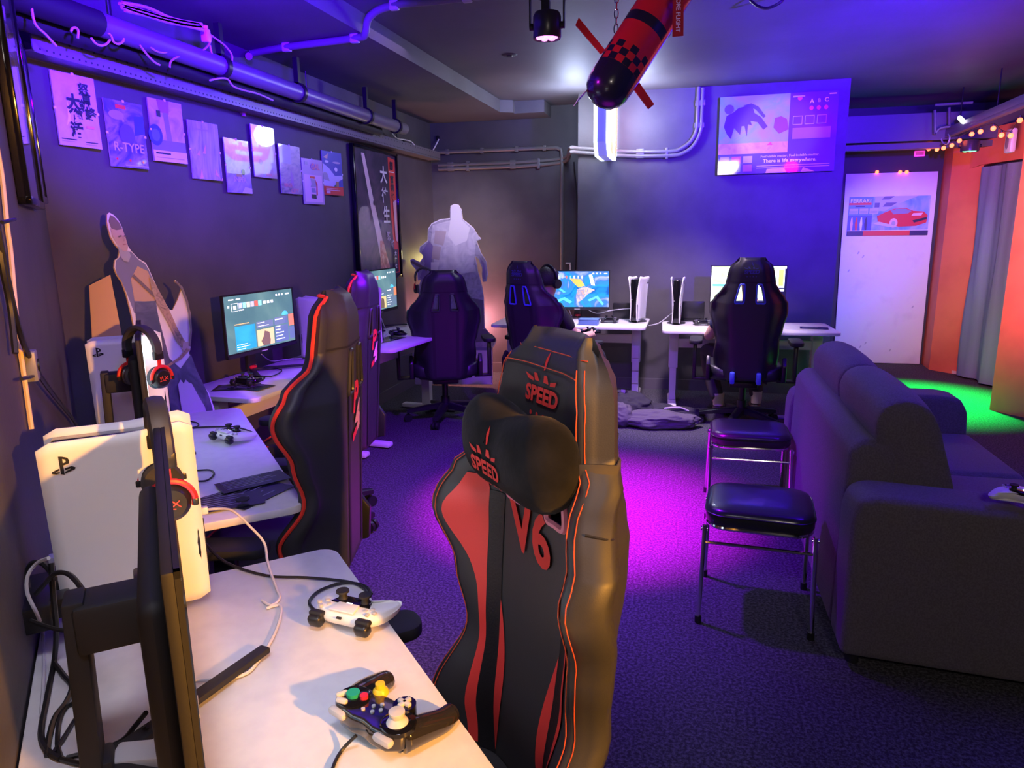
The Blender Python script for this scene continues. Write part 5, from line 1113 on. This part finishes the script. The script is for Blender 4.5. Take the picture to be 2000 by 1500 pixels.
def v4_opts(t, F, Bk, wf, strip, z0, H, zh0, zh1):
    M_pk = mat('pink_embroidery', (.85, .42, .45), .5); M_r2 = mat('bright_red_embroidery', (.8, .03, .03), .5); zc = z0+H*.585
    surf_text(t, Bk, 'P', -.012, zc+.032, .125, M_r2, False, .2, .006, o=.005); surf_text(t, Bk, '4', .010, zc-.034, .125, M_pk, False, .2, .005, o=.0055)
    mb = MB(); g = lambda x, z: Bk(x, z+.055, .005)
    mb.bm.faces.new([mb.bm.verts.new(g(*p)) for p in ((-.05, zc-.155), (.0, zc-.14), (.0, zc-.115), (-.05, zc-.13))]); mb.build('badge', t, M_r2, recalc=False)
    mb = MB(); mb.bm.faces.new([mb.bm.verts.new(g(*p)) for p in ((.005, zc-.138), (.05, zc-.124), (.05, zc-.10), (.005, zc-.113))]); mb.build('badge', t, M_pk, recalc=False)
M_pip = mat('red_piping', (.85, .05, .035), .45)
chair('black red-piped gaming chair with bold red and pink emblem, at second desk', (-1.29, 1.915), -166, H=.85, z0=.46, rec=3, piping=M_pip, opts=(v4_opts,), leather=M_leather)
chair('black red-piped gaming chair half hidden behind the other red-piped chair', (-1.79, 3.17), -172, H=.85, z0=.44, rec=4, piping=M_pip, opts=(v4_opts,), leather=M_leather2)
chair('plain gaming chair with violet-lit back in the middle of room', (-1.81, 5.25), 112, H=.80, z0=.39, rec=8, leather=M_leather2)
def sp_opts(t, F, Bk, wf, strip, z0, H, zh0, zh1): emblem(t, Bk, 0, z0+H*.90, .07, M_bluee, False)
chair('gaming chair with blue-rimmed back slots carrying the dark-haired player', (-.96, 5.36), 62, H=.85, z0=.40, rec=9, trim=M_blue, opts=(sp_opts,), leather=M_leather2)
def sp2(t, F, Bk, wf, strip, z0, H, zh0, zh1):
    sp_opts(t, F, Bk, wf, strip, z0, H, zh0, zh1)
    for s in (-.09, .09): MB().box((s, -.29, .43), (.035, .10, .085), bev=.012).build('blue_band', t, M_blue)
chair('dark gaming chair at the far right desk, its player hidden behind', (.475, 5.50), 88, H=.85, z0=.41, wk=.95, rec=6, trim=M_blue, opts=(sp2,), leather=M_leather2, back_band=False)

# ================================================================== PEOPLE
def skin(name, parent, verts, edges, mt, root=0, sub=2):
    me = bpy.data.meshes.new(name); me.from_pydata([v[:3] for v in verts], edges, []); o = bpy.data.objects.new(name, me); COL.objects.link(o)
    if parent: o.parent = parent
    md = o.modifiers.new('skin', 'SKIN'); md.use_smooth_shade = True
    for i, v in enumerate(verts):
        r_ = v[3]; me.skin_vertices[0].data[i].radius = (r_, v[4] if len(v) > 4 else r_); me.skin_vertices[0].data[i].use_root = (i == root)
    s2 = o.modifiers.new('sub', 'SUBSURF'); s2.levels = s2.render_levels = sub
    apply_mods(o); o.data.materials.clear(); o.data.materials.append(mt); o.data.shade_smooth(); return o
M_skin = mat('skin', (.62, .38, .28), .5); M_hair = mat('dark_hair', (.018, .013, .012), .55, bump=.6, bscale=120)
M_tee = mat('black_cotton', (.016, .016, .019), .8); M_trs = mat('dark_trousers', (.018, .018, .026), .8); M_shoe = mat('dark_shoe', (.06, .05, .06), .6); M_sock = mat('pale_sock', (.6, .5, .48), .8)
def join(objs, name):
    bm = bmesh.new()
    for o in objs:
        bm.from_mesh(o.data)
    me = bpy.data.meshes.new(name); bm.to_mesh(me); bm.free(); me.materials.append(objs[0].data.materials[0]); me.shade_smooth()
    p = objs[0].parent
    for o in objs: bpy.data.objects.remove(o)
    o = bpy.data.objects.new(name, me); COL.objects.link(o); o.parent = p; return o
def person(label, loc, face, hands, knees, feet, head_turn=0, teecol=M_tee, trcol=M_trs, shorts=False, seat=.50, headh=.62):
    """seated figure; local +Y is forward; origin on floor under hips"""
    t = thing('person', label, 'person', (loc[0], loc[1], 0), R(face-90))
    hip = V((0, -.05, seat+.09)); che = V((0, -.06, seat+.38)); neck = V((0, -.02, seat+.54)); hd = V((0, .03, seat+.675))
    sh = [V((s*.18, -.05, seat+.48)) for s in (-1, 1)]
    pieces = []
    v = [(*hip, .13, .10), (*(hip.lerp(che, .5)), .125, .10), (*che, .145, .10), (*neck, .052), (*(hd-V((0, 0, .05))), .060, .068), (*hd, .074, .088), (*(hd+V((0, -.005, .07))), .064, .076)]
    e = [(0, 1), (1, 2), (2, 3), (3, 4), (4, 5), (5, 6)]
    arm_j = []
    for s, S_, hnd in ((-1, sh[0], hands[0]), (1, sh[1], hands[1])):
        h = V(hnd); el = (S_+h)/2 + V((s*.06, -.06, -.12)); i = len(v)
        v += [(*S_, .058), (*el, .042), (*(el.lerp(h, .8)), .030), (*h, .028, .022)]; e += [(2, i), (i, i+1), (i+1, i+2), (i+2, i+3)]; arm_j.append((S_, el, h))
    leg_j = []
    for s, k, f in ((-1, knees[0], feet[0]), (1, knees[1], feet[1])):
        k, f = V(k), V(f); hh = hip+V((s*.10, .03, -.03)); i = len(v)
        v += [(*hh, .085), (*k, .062), (*(k.lerp(f, .4)), .058), (*(f+V((0, 0, .07))), .036), (*(f+V((0, .10, .03))), .035, .025), (*(f+V((0, .17, .022))), .030, .02)]; e += [(0, i), (i, i+1), (i+1, i+2), (i+2, i+3), (i+3, i+4), (i+4, i+5)]; leg_j.append((hh, k, f))
    body = skin('body', t, v, e, M_skin)
    extra = [body]
    # nose, ears, fingers grown from inside the body
    face_mb = MB()
    face_mb.ell(hd+V((0, .088, -.005)), (.013, .022, .022), 10).ell(hd+V((0, .080, -.018)), (.018, .014, .010), 8)
    for s in (-1, 1): face_mb.ell(hd+V((s*.076, -.005, -.005)), (.012, .020, .032), 10)
    extra.append(face_mb.build('f', t, M_skin, sharp=180))
    for s, (S_, el, h) in zip((-1, 1), arm_j):
        d = (h-el).normalized()
        for q in range(4):
            o_ = V((0, 0, .014-.010*q)) + V((s*.006, 0, 0)); a = h + d*.012 + o_; ln = (.030, .034, .032, .026)[q]
            extra.append(skin('f', t, [(*a, .009), (*(a+d*ln+V((-s*.006, 0, 0))), .0085), (*(a+d*(ln+.012)+V((-s*.026, 0, -.003))), .0078), (*(a+d*(ln+.004)+V((-s*.042, 0, -.004))), .0068)], [(0, 1), (1, 2), (2, 3)], M_skin, sub=1))
        a = h + d*.002 + V((-s*.014, 0, .012)); extra.append(skin('f', t, [(*a, .011), (*(a+d*.022+V((-s*.014, 0, .012))), .0095), (*(a+d*.042+V((-s*.022, 0, .008))), .008)], [(0, 1), (1, 2)], M_skin, sub=1))
    join(extra, 'body')
    # face details
    eyes = MB()
    for s in (-1, 1): eyes.ell(hd+V((s*.032, .078, .012)), (.013, .008, .008), 10)
    eyes.build('eyes', t, mat('eye_dark', (.05, .04, .04), .2)); MB().ell(hd+V((0, .080, -.045)), (.022, .008, .006), 10).build('mouth', t, mat('lips', (.45, .2, .18), .5))
    # hair cap
    mb = MB(); rows = []
    for i in range(11):
        ph = R(8+100*i/10); row = []
        for k in range(28):
            a = 2*math.pi*k/28; cut = 1.0
            fr_ = math.sin(a)
            p_ = min(ph, R(62 if fr_ > .35 else (118 if fr_ < -.2 else 92)))
            rr_ = 1+.05*mnoise.noise(V((6*math.cos(a), 6*math.sin(a), 5*ph)))
            row.append(hd+V((.088*math.sin(p_)*math.cos(a)*rr_, -.008+.106*math.sin(p_)*fr_*rr_, .018+.108*math.cos(p_)*rr_)))
        rows.append(row)
    vs = mb.grid(rows, closed=True); mb.bm.faces.new(vs[0]); mb.build('hair', t, M_hair, sharp=180)
    # clothing
    v = [(*(hip+V((0, 0, -.02))), .15, .12), (*hip.lerp(che, .5), .145, .115), (*che, .165, .118), (*(neck-V((0, 0, .05))), .072)]; e = [(0, 1), (1, 2), (2, 3)]
    for S_, el, h in arm_j:
        i = len(v); v += [(*S_, .070), (*S_.lerp(el, .72), .056)]; e += [(2, i), (i, i+1)]
    skin('t_shirt', t, v, e, teecol)
    v = [(*hip, .15, .125)]; e = []
    for hh, k, f in leg_j:
        i = len(v); v += [(*hh, .098), (*k, .076)] + ([] if shorts else [(*(k.lerp(f, .5)), .066), (*(f+V((0, 0, .10))), .055)])
        e += [(0, i), (i, i+1)] + ([] if shorts else [(i+1, i+2), (i+2, i+3)])
    skin('trousers', t, v, e, trcol)
    for hh, k, f in leg_j:
        skin('shoe', t, [(*(f+V((0, -.045, .035))), .040, .036), (*(f+V((0, .02, .045))), .044, .042), (*(f+V((0, .10, .035))), .046, .034), (*(f+V((0, .175, .028))), .040, .026)], [(0, 1), (1, 2), (2, 3)], M_shoe)
        MB().lathe([(.040, .0), (.043, .05), (.046, .10)], f+V((0, 0, .07)), n=16).build('sock', t, M_sock)
    return t, hd
tB, hd = person('person in black t-shirt and headset gaming at blue box desk', (-1.02, 5.42), 56, [(-.02, .43, .655), (.12, .42, .655)], [(-.13, .46, .50), (.13, .48, .50)], [(-.12, .44, 0), (.16, .46, 0)], seat=.41)
MB().tube([hd+V((.098*math.cos(a), -.01, .015+.118*math.sin(a))) for a in [math.pi*i/14 for i in range(15)]], .011, n=8, smooth=2).build('headset_band', tB, M_black)
for s in (-1, 1): MB().cyl(hd+V((s*.082, -.008, -.006)), hd+V((s*.112, -.008, -.006)), .036, n=20).build('headset_cup', tB, M_blackm)
bp_ = pad('game_controller', 'dark controller held in the hands of the dark-haired player', (0, 0, 0), R(58), white=False)
bp_.location = (Matrix.Translation((-1.02, 5.42, 0)) @ Matrix.Rotation(R(56-90), 4, 'Z')) @ V((.05, .475, .642))
person('person in dark grey trousers seated behind far right chair, only limbs showing', (.50, 5.62), 92, [(-.26, .30, .66), (.05, .42, .68)], [(-.27, .34, .52), (.12, .42, .50)], [(-.17, .22, 0), (.14, .34, 0)], teecol=mat('navy_cotton', (.03, .04, .10), .8), trcol=mat('dark_grey_trousers', (.05, .045, .06), .85), seat=.40)

# ================================================================== SOFA AND STOOLS
M_fab = mat('grey_sofa_fabric', (.105, .09, .10), .85, noise=(160, (.14, .125, .135), .4, .6), bump=.5, bscale=330, sheen=.15)
def soft(nm_, t, c, d, r, puff=0, rot=None, seg=5, label=None):
    mb = MB(); mb.box((0, 0, 0), d, bev=r, seg=seg)
    for v in mb.bm.verts:
        u = V((v.co.x/d[0]*2, v.co.y/d[1]*2, v.co.z/d[2]*2))
        k = (1-min(1, u.x*u.x))*(1-min(1, u.y*u.y)) if puff else 0
        if puff: v.co.z += math.copysign(puff*k, v.co.z)
        v.co += V((mnoise.noise(v.co*9+V(c)), mnoise.noise(v.co*9+V((3, 1, 2))+V(c)), mnoise.noise(v.co*9+V((7, 5, 2))+V(c))))*.004
    M4 = Matrix.Translation(V(c)) @ (rot.to_4x4() if rot is not None else Matrix.Identity(4))
    bmesh.ops.transform(mb.bm, matrix=M4, verts=mb.bm.verts)
    return mb.build(nm_, t, M_fab, sharp=180, label=label)
so = thing('sofa', 'dark grey fabric two-seat sofa with its back turned beside chrome stools', 'sofa', (.575, 2.38, 0), R(-.5))
so.scale = (.87, 1, 1)
LS = 1.76
def armoutline(y0_, y1_, nm_):
    # rounded upholstered arm, bulging a little at the front foot
    pts = [(.0, .045), (.95, .045), (.99, .12), (1.0, .35), (.985, .55), (.94, .615), (.85, .63), (.08, .63), (.02, .61), (0, .55)]
    o = MB().prism([(x, y0_, z) for x, z in pts], (0, y1_-y0_, 0), bev=.028, seg=5).build(nm_, so, M_fab, sharp=180)
    if y0_ == 0:
        for v in o.data.vertices: v.co.y -= .075*max(0, v.co.x); v.co.z -= .02*max(0, v.co.x-.1)*(v.co.z > .3)
    return o
armoutline(0, .20, 'armrest'); armoutline(LS-.20, LS, 'armrest')
MB().prism([(0, .205, .045), (.165, .205, .045), (.205, .205, .70), (.17, .205, .755), (.07, .205, .765), (.02, .205, .72)], (0, LS-.41, 0), bev=.025, seg=4).build('back_frame', so, M_fab, sharp=180)
MB().box((.52, LS/2, .17), (.90, LS-.40, .24), bev=.02, seg=3).build('seat_base', so, M_fab, sharp=180)
w2 = (LS-.41)/2
for k in range(2):
    yc_ = .205+w2*(k+.5)
    soft('seat_cushion', so, (.60, yc_, .36), (.80, w2-.008, .17), .04, .012)
    # back cushion: fat leaning wedge with a rolled top
    prof = [(.155, .38), (.46, .40), (.47, .47), (.40, .66), (.345, .83), (.30, .895), (.22, .925), (.13, .90), (.095, .83), (.12, .74)]
    mb = MB(); rows = []
    for i in range(13):
        q = i/12; e = 1-.05*abs(2*q-1)**6; cx_, cz_ = .26, .66
        row = []
        for x, z in prof:
            row.append((cx_+(x-cx_)*e + .004*mnoise.noise(V((x*8, q*9+k*5, z*8))), yc_+(q-.5)*(w2-.012), cz_+(z-cz_)*e + .012*math.sin(q*math.pi)*(z > .8) + .004*mnoise.noise(V((x*9, q*14+k*3, z*9+2)))))
        rows.append(row)
    vs = mb.grid(rows, closed=True); mb.bm.faces.new(vs[0][::-1]); mb.bm.faces.new(vs[-1])
    o = mb.build('back_cushion', so, M_fab, sharp=180); md = o.modifiers.new('s', 'SUBSURF'); md.levels = md.render_levels = 2
    bmx = bmesh.new(); bmx.from_mesh(o.data); cl = bmx.edges.layers.float.new('crease_edge')
    for ed in bmx.edges:
        if len(ed.link_faces) == 2 and any(len(f.verts) > 4 for f in ed.link_faces): ed[cl] = .75
    bmx.to_mesh(o.data); bmx.free(); apply_mods(o); o.data.shade_smooth()
for x, y in ((.06, .06), (.9, .06), (.06, LS-.06), (.9, LS-.06)): MB().cyl((x, y, 0), (x, y, .05), .025, n=12).build('foot', so, M_blackm)

M_vinyl = mat('black_vinyl', (.018, .018, .022), .28, coat=.3)
def stool(label, loc, rz):
    t = thing('folding_stool', label, 'stool', loc, rz, 'chrome stools with padded seats')
    W_, D_ = .38, .34
    mb = MB(); rows = []
    for z, q, k in ((.395, 1.0, 0), (.405, 1.03, 0), (.435, 1.035, 0), (.452, .99, 1), (.458, .88, 1), (.463, .5, 1)):
        rows.append([(x*q, y*q, z) for x, y in rr(-W_/2, -D_/2, W_/2, D_/2, .075, 6)])
    vs = mb.grid(rows, closed=True); mb.bm.faces.new(vs[0][::-1]); mb.bm.faces.new(vs[-1]); o = mb.build('seat_pad', t, M_vinyl, sharp=180)
    MB().tube([(x*1.035, y*1.035, .437) for x, y in rr(-W_/2, -D_/2, W_/2, D_/2, .075, 6)], .0035, n=6, closed=True, smooth=0).build('seat_welt', t, M_black)
    MB().tube([(x, y, .388) for x, y in rr(-W_/2+.005, -D_/2+.005, W_/2-.005, D_/2-.005, .07, 6)], .009, n=8, closed=True, smooth=0).build('seat_frame', t, M_chrome)
    for y, fy in ((-D_/2+.01, -.19), (D_/2-.01, .20)):
        for s in (-1, 1):
            MB().tube([(s*(W_/2+.004), y, .39), (s*(W_/2+.006), lerp(y, fy, .15), .33), (s*(W_/2+.012), fy, .012)], .0095, n=10, smooth=3).build('leg', t, M_chrome)
            MB().cyl((s*(W_/2+.012), fy, 0), (s*(W_/2+.012), fy, .03), .013, n=12).build('rubber_foot', t, M_black)
            MB().cyl((s*(W_/2-.006), y*.98, .375), (s*(W_/2+.018), y*.98, .375), .008, n=10).build('rivet', t, M_chrome)
        MB().cyl((-W_/2-.006, lerp(y, fy, .16), .325), (W_/2+.006, lerp(y, fy, .16), .325), .0065, n=8).build('rail', t, M_chrome)
    return t
stool('chrome stool with black padded seat, nearer of the two beside sofa', (.325, 2.75, 0), R(-5))
stool('chrome stool with black padded seat, farther from camera beside sofa back', (.375, 3.80, 0), R(-1))

# ================================================================== SMALL THINGS
def flyer(label, c, ang, w_, h_, bg, z=0, lines=6, group='dark printed flyers'):
    t = thing('flyer', label, 'flyer', V(c)+V((0, 0, z)), ang, group)
    MB().box((0, 0, .0006), (w_, h_, .0011)).build('sheet', t, bg)
    mb = MB()
    for i in range(lines):
        l = random.uniform(.35, .8)*w_; y = h_*(.40-.8*i/lines); mb.poly([(-w_*.42, y, .0015), (-w_*.42+l, y, .0015), (-w_*.42+l, y+h_*.035, .0015), (-w_*.42, y+h_*.035, .0015)])
    mb.build('print', t, mat('silver_ink', (.30, .30, .42), .3, coat=.5), recalc=False)
M_fly = mat('dark_flyer', (.02, .02, .035), .25, coat=.5)
for k, (x, y, a, lb) in enumerate(((470, 965, 62, 'dark flyer lowest in the fan on the second desk'), (500, 968, 78, 'dark flyer turned sideways in the fan on second desk'), (440, 985, 40, 'dark flyer whose corner points at white cable on second desk'), (495, 945, 52, 'dark flyer topmost in the fan on second desk'))):
    flyer(lb, onz(x, y, .72), R(a), .21, .105 if k == 3 else .12, M_fly, .001+.0025*k)
flyer('dark flyer under the black controller on the menu monitor desk', onz(462, 757, .70), R(20), .22, .15, M_fly, .001)
flyer('dark flyer half under the other beneath the same black controller', onz(492, 757, .70), R(-8), .20, .14, M_fly, .0035)
flyer('dark flyer on the desk corner below the tall framed poster', onz(752, 664, .72), R(75), .30, .16, M_fly, .001)
flyer('dark flyer lying alone on the far right desk', onz(1590, 641, .685), R(-8), .21, .13, M_fly, .001)
t = thing('coaster', 'round dark paper tag on top of the flyer fan', 'tag', onz(475, 984, .725)+V((0, 0, .012)), .3)
MB().lathe([(.001, 0), (.019, 0), (.020, .002), (.019, .004), (.001, .004)], n=24).build('disc', t, M_blackm)
t = thing('storage_box', 'small blue storage case on desk before the game picture monitor', 'box', onz(1150, 634, .685), R(-2))
MB().box((0, 0, .022), (.165, .10, .044), bev=.006).build('case', t, mat('blue_case', (.10, .18, .42), .4)); MB().box((0, 0, .048), (.168, .102, .009), bev=.003).build('lid', t, mat('blue_lid', (.12, .24, .48), .35))
t = thing('power_brick', 'black box with cables standing behind console on back desk', 'adapter', (-.52, 6.47, .685), 0)
MB().box((0, 0, .07), (.16, .05, .14), bev=.006).build('case', t, M_black)
t = thing('router_box', 'black upright box behind coloured-button controller on far right desk', 'box', onz(1352, 628, .685)+V((0, .06, 0)), 0)
MB().box((0, 0, .085), (.20, .03, .17), bev=.006).build('case', t, M_black); MB().box((0, 0, .006), (.14, .09, .012), bev=.003).build('base', t, M_black)
# clothes and bags on the floor
def heap(name, label, cat, loc, d, seed, mt, rz=0):
    bm = bmesh.new(); bmesh.ops.create_icosphere(bm, subdivisions=5, radius=1)
    for v in bm.verts:
        c = v.co.copy(); n1_ = mnoise.noise(c*1.3+V((seed, 0, 0))); n2_ = 1-abs(mnoise.noise(c*2.6+V((0, seed, 3)))); n3_ = 1-abs(mnoise.noise(c*6+V((2, seed, 1))))
        c *= 1+.35*n1_+.22*(n2_-.7)+.08*(n3_-.7); v.co = V((c.x*d[0], c.y*d[1], max(0.0, (c.z*.55+.42)*d[2])))
    me = bpy.data.meshes.new(name); bm.to_mesh(me); bm.free(); me.materials.append(mt); me.shade_smooth()
    o = bpy.data.objects.new(name, me); COL.objects.link(o); o.location = loc; o.rotation_euler = (0, 0, rz); return tag(o, label, cat)
M_jk = mat('purple_grey_cloth', (.10, .085, .105), .85, bump=.3, bscale=90); M_jk2 = mat('black_cloth', (.025, .023, .03), .85, bump=.3, bscale=90)
heap('bag', 'slumped grey drawstring bag on the carpet beside the near chair', 'bag', (-.47, 5.34, 0), (.13, .12, .19), 1.3, M_jk)
heap('jacket', 'grey jacket crumpled flat on carpet, pointing at chair caster', 'jacket', (-.14, 5.33, 0), (.27, .11, .13), 4.1, M_jk, R(3))
heap('backpack', 'black bag lying behind the grey drawstring bag', 'bag', (-.42, 5.62, 0), (.20, .15, .20), 7.7, M_jk2)
heap('jacket', 'black jacket spread on carpet behind the crumpled grey jacket', 'jacket', (-.08, 5.62, 0), (.30, .12, .11), 9.2, M_jk2, R(-6))
p = onY(1208, 778, 5.56)
tt = thing('paper_bag', 'crumpled white paper lying on the black bag', 'paper', p, .3)
mb = MB(); rows = [[(.075*(i-3)/3, .02*math.sin(i*2.1+j)+.02*j, .035*(j-2)*-.9+.012*math.sin(i*1.7+j*2.3)) for i in range(7)] for j in range(5)]; mb.grid(rows); o = mb.build('sheet', tt, mat('white_paper', (.8, .78, .82), .6), sharp=20)
tag(MB().tube([(-.1, 5.52, .10), (.02, 5.53, .11), (.12, 5.55, .06)], .008).build('zip_strap', None, mat('pale_strap', (.5, .4, .5), .5)), 'pale zip strap lying across the black jacket', 'strap')
tag(MB().prism([(.68, 5.75, 0), (1.05, 5.72, 0), (1.05, 5.80, 0), (.70, 5.82, 0)], (0, 0, .012)).build('floor_board', None, M_lgrey), 'flat grey board on the floor by far right chair', 'board')

# cables on and behind desks
z1_ = .75
cable('controller_cable', [onz(400, 1060, z1_+.02), onz(440, 1098, z1_), onz(520, 1124, z1_), onz(600, 1128, z1_), onz(680, 1136, z1_), onz(712, 1150, z1_), onz(716, 1168, z1_), onz(700, 1186, z1_+.006), onz(680, 1190, z1_+.02)], .0034, M_cabb, 'black cable winding across nearest desk to white controller')
cable('controller_cable', [onz(726, 1160, z1_), onz(712, 1144, z1_), onz(672, 1138, z1_), onz(625, 1153, z1_), onz(604, 1175, z1_), onz(612, 1190, z1_)], .0034, M_cabb, 'black cable loop behind white controller on nearest desk')
cable('usb_cable', [onz(400, 996, .90)+V((0, 0, 0)), onz(425, 994, .90), onz(455, 998, .87), onz(490, 1030, .82), onz(516, 1060, .78), onz(523, 1100, .76), onz(540, 1150, z1_), onz(546, 1168, z1_), onz(530, 1182, z1_), onz(512, 1172, z1_)], .0030, M_cabw, 'white cable drooping from amber console onto nearest desk', cat='cable')
cable('usb_cable', [onz(520, 1188, z1_), onz(545, 1182, z1_), onz(548, 1200, z1_), onz(535, 1240, z1_), onz(505, 1290, z1_), onz(470, 1320, z1_), onz(378, 1331, z1_)], .0030, M_cabw, 'pale cable curving over nearest desk to the monitor foot', cat='cable')
tag(MB().box(onz(396, 997, .90), (.022, .016, .016), bev=.003, rot=R(40)).build('usb_plug', None, M_white), 'white plug pushed into amber console front', 'plug')
cable('controller_cable', [onz(372, 838, .725), onz(385, 835, .725), onz(455, 834, .725), onz(494, 845, .725), onz(470, 848, .74), onz(455, 852, .745)], .0034, M_cabb, 'black cable from white controller on the second desk')
cable('controller_cable', [onz(372, 823, .725), onz(385, 826, .725), onz(387, 832, .725), onz(372, 836, .725)], .0030, M_cabb, 'small black cable bend at second desk left edge')
cable('controller_cable', [onz(384, 919, .725), onz(410, 918, .725), onz(418, 926, .725), onz(405, 938, .725), onz(386, 940, .725)], .0030, M_cabb, 'black cable loop beside the flyers on second desk')
cable('monitor_cable', [onz(500, 733, .71), onz(530, 735, .71), onz(550, 722, .71), onz(505, 717, .71), onz(500, 712, .74)], .0034, M_cabb, 'black cable curled before lit menu monitor foot')
cable('monitor_cable', [onz(511, 692, .80), onz(530, 705, .72), onz(560, 702, .71), onz(590, 700, .71)], .0030, M_cabw, 'white cable drooping from the lit menu monitor')
cable('monitor_cable', [onz(745, 622, .86), onz(752, 640, .73), onz(760, 648, .725), onz(745, 660, .725)], .0030, M_cabw, 'white cable hanging from the monitor under tall framed poster')
cable('monitor_cable', [onz(735, 628, .86), onz(746, 640, .80), onz(748, 655, .725), onz(742, 666, .725)], .0030, M_cabb, 'black cable hanging from the monitor under tall framed poster')
cable('monitor_cable', [onY(1110, 602, 6.42), onY(1118, 620, 6.42), onY(1125, 628, 6.3), onY(1135, 633, 6.2)], .004, M_cabw, 'white cable behind the small blue box')
cable('monitor_cable', [onY(1145, 602, 6.45), onY(1165, 612, 6.45), onY(1195, 606, 6.45), onY(1235, 602, 6.4)], .004, M_cabw, 'white cable strung between game monitor and its console')
cable('monitor_cable', [onY(1264, 636, 6.4), onY(1285, 632, 6.4), onY(1305, 618, 6.4), onY(1312, 612, 6.35)], .005, M_cabw, 'white cable bridging gap between two back desks')
# wall cables at the near corner
kN = .200
cable('wall_cable', [onN(x, y, NL, kN) for x, y in ((-20, 220), (2, 330), (14, 440), (22, 500), (34, 640), (48, 740), (62, 838))], .0055, M_cabc, 'cream coloured cable running down near wall')
cable('wall_cable', [onN(x, y, NL, kN-.012) for x, y in ((-10, 420), (10, 520), (36, 640), (62, 706), (96, 760), (140, 815), (150, 830))], .006, M_cabb, 'black cable sagging from near wall toward the corner')
cable('wall_cable', [onN(x, y, NL, kN-.008) for x, y in ((-15, 400), (4, 520), (20, 600), (30, 690))], .006, M_cabb, 'thin black cable running beside the cream cable')
for x, y in ((50, 738), (12, 432)): tag(MB().tube([onN(x-8, y+2, NL, kN-.012), onN(x+2, y, NL, kN-.016), onN(x+18, y-4, NL, kN-.012)], .004, n=6).build('cable_tie', None, M_black), 'black tie %s the cream wall cable' % ('low on' if y > 600 else 'high on'), 'cable tie')
t = thing('outlet_box', 'dim grey outlet box beside the cream wall cable', 'outlet', onN(50, 715, NL, .2), math.atan2(UL.y, UL.x)); MB().box((0, -.012, 0), (.05, .024, .07), bev=.004).build('box', t, M_grey); MB().cyl((0, -.024, 0), (0, -.028, 0), .015, n=16).build('socket', t, M_black)
# power strip and cable nest behind the nearest monitor
zq = .75
cbs = [('thick black cable dropping behind console down to desk edge', [(100, 1100, .95), (104, 1160, .90), (110, 1230, .82), (106, 1290, zq), (92, 1360, zq), (80, 1430, zq), (92, 1465, zq), (118, 1482, zq)], .0048),
       ('black cable branching right from the thick dropping cable', [(106, 1295, zq), (125, 1320, zq), (140, 1340, zq), (130, 1370, zq), (108, 1400, zq), (96, 1440, zq), (92, 1475, zq)], .0045),
       ('black cable looping from stand top back over to wall', [(178, 1182, .95), (160, 1150, .96), (135, 1122, .96), (108, 1120, .95), (88, 1140, .92), (70, 1160, .9)], .0042),
       ('black cable arched beside the console rear edge', [(108, 1130, .93), (85, 1102, .94), (62, 1100, .94), (52, 1120, .92), (56, 1150, .9)], .0042),
       ('black cable running flat into the stand column', [(60, 1212, .86), (95, 1225, .86), (130, 1232, .88), (158, 1226, .92)], .0036),
       ('black cable hooping forward under the stand', [(170, 1360, .80), (140, 1375, zq), (118, 1400, zq), (112, 1450, zq), (120, 1482, zq)], .0036),
       ('black cable slanting from column foot to the nest', [(172, 1372, .79), (150, 1400, zq), (125, 1440, zq), (104, 1470, zq)], .0034),
       ('black cable crossing low beneath the monitor panel', [(285, 1392, .78), (262, 1420, zq), (240, 1445, zq), (200, 1462, zq), (130, 1480, zq)], .0040),
       ('black cable running level below the monitor panel', [(288, 1450, zq), (250, 1448, zq), (220, 1460, zq), (180, 1490, zq)], .0036),
       ('black cable lowest of those under monitor panel', [(288, 1418, .77), (262, 1438, zq), (236, 1462, zq), (215, 1500, zq)], .0036),
       ('black cable lying across bottom of the cable nest', [(120, 1482, zq), (160, 1492, zq), (200, 1490, zq), (215, 1475, zq)], .0040)]
for lb, pp, r_ in cbs: cable('desk_cable', [onz(x, y, z) for x, y, z in pp], r_, M_cabb, lb, group='black cables behind the nearest monitor')
cable('desk_cable', [onz(x, y, z) for x, y, z in ((95, 1090, .97), (72, 1100, .95), (54, 1125, .93), (54, 1160, .9), (75, 1205, .85), (84, 1240, zq), (86, 1320, zq), (80, 1400, zq))], .0032, M_cabw, 'thin pale cable looping down beside the near wall')
tt = thing('power_strip', 'black power strip mounted low on the near wall', 'power strip', onz(78, 1175, .83), math.atan2(UL.y, UL.x))
MB().box((0, 0, 0), (.16, .05, .05), bev=.006).build('case', tt, M_black)
for k in range(2): MB().box((-.04+.08*k, -.035, .005), (.045, .035, .04), bev=.006).build('plug', tt, M_black)
tt = thing('usb_hub', 'black hub with upright dongle on the monitor stand top', 'hub', V((-.74, .80, 1.005)), math.atan2(UL.y, UL.x))
MB().box((0, 0, 0), (.05, .04, .03), bev=.004).build('case', tt, M_black); MB().box((.0, -.02, .04), (.012, .012, .06), bev=.004).build('dongle', tt, M_black); MB().box((.03, -.02, .025), (.008, .012, .04), bev=.003).build('dongle', tt, M_black)
tt = thing('power_adapter', 'flat violet-lit adapter lying at the bottom of nearest desk', 'adapter', onz(272, 1480, .755), R(20)); MB().box((0, 0, .004), (.07, .045, .02), bev=.005).build('case', tt, M_lgrey)
tt = thing('power_socket', 'small pale plug low on near wall behind amber console', 'socket', onN(95, 1095, NL, .20), math.atan2(UL.y, UL.x)); MB().box((0, -.012, 0), (.03, .024, .022), bev=.004).build('socket_body', tt, M_lgrey)
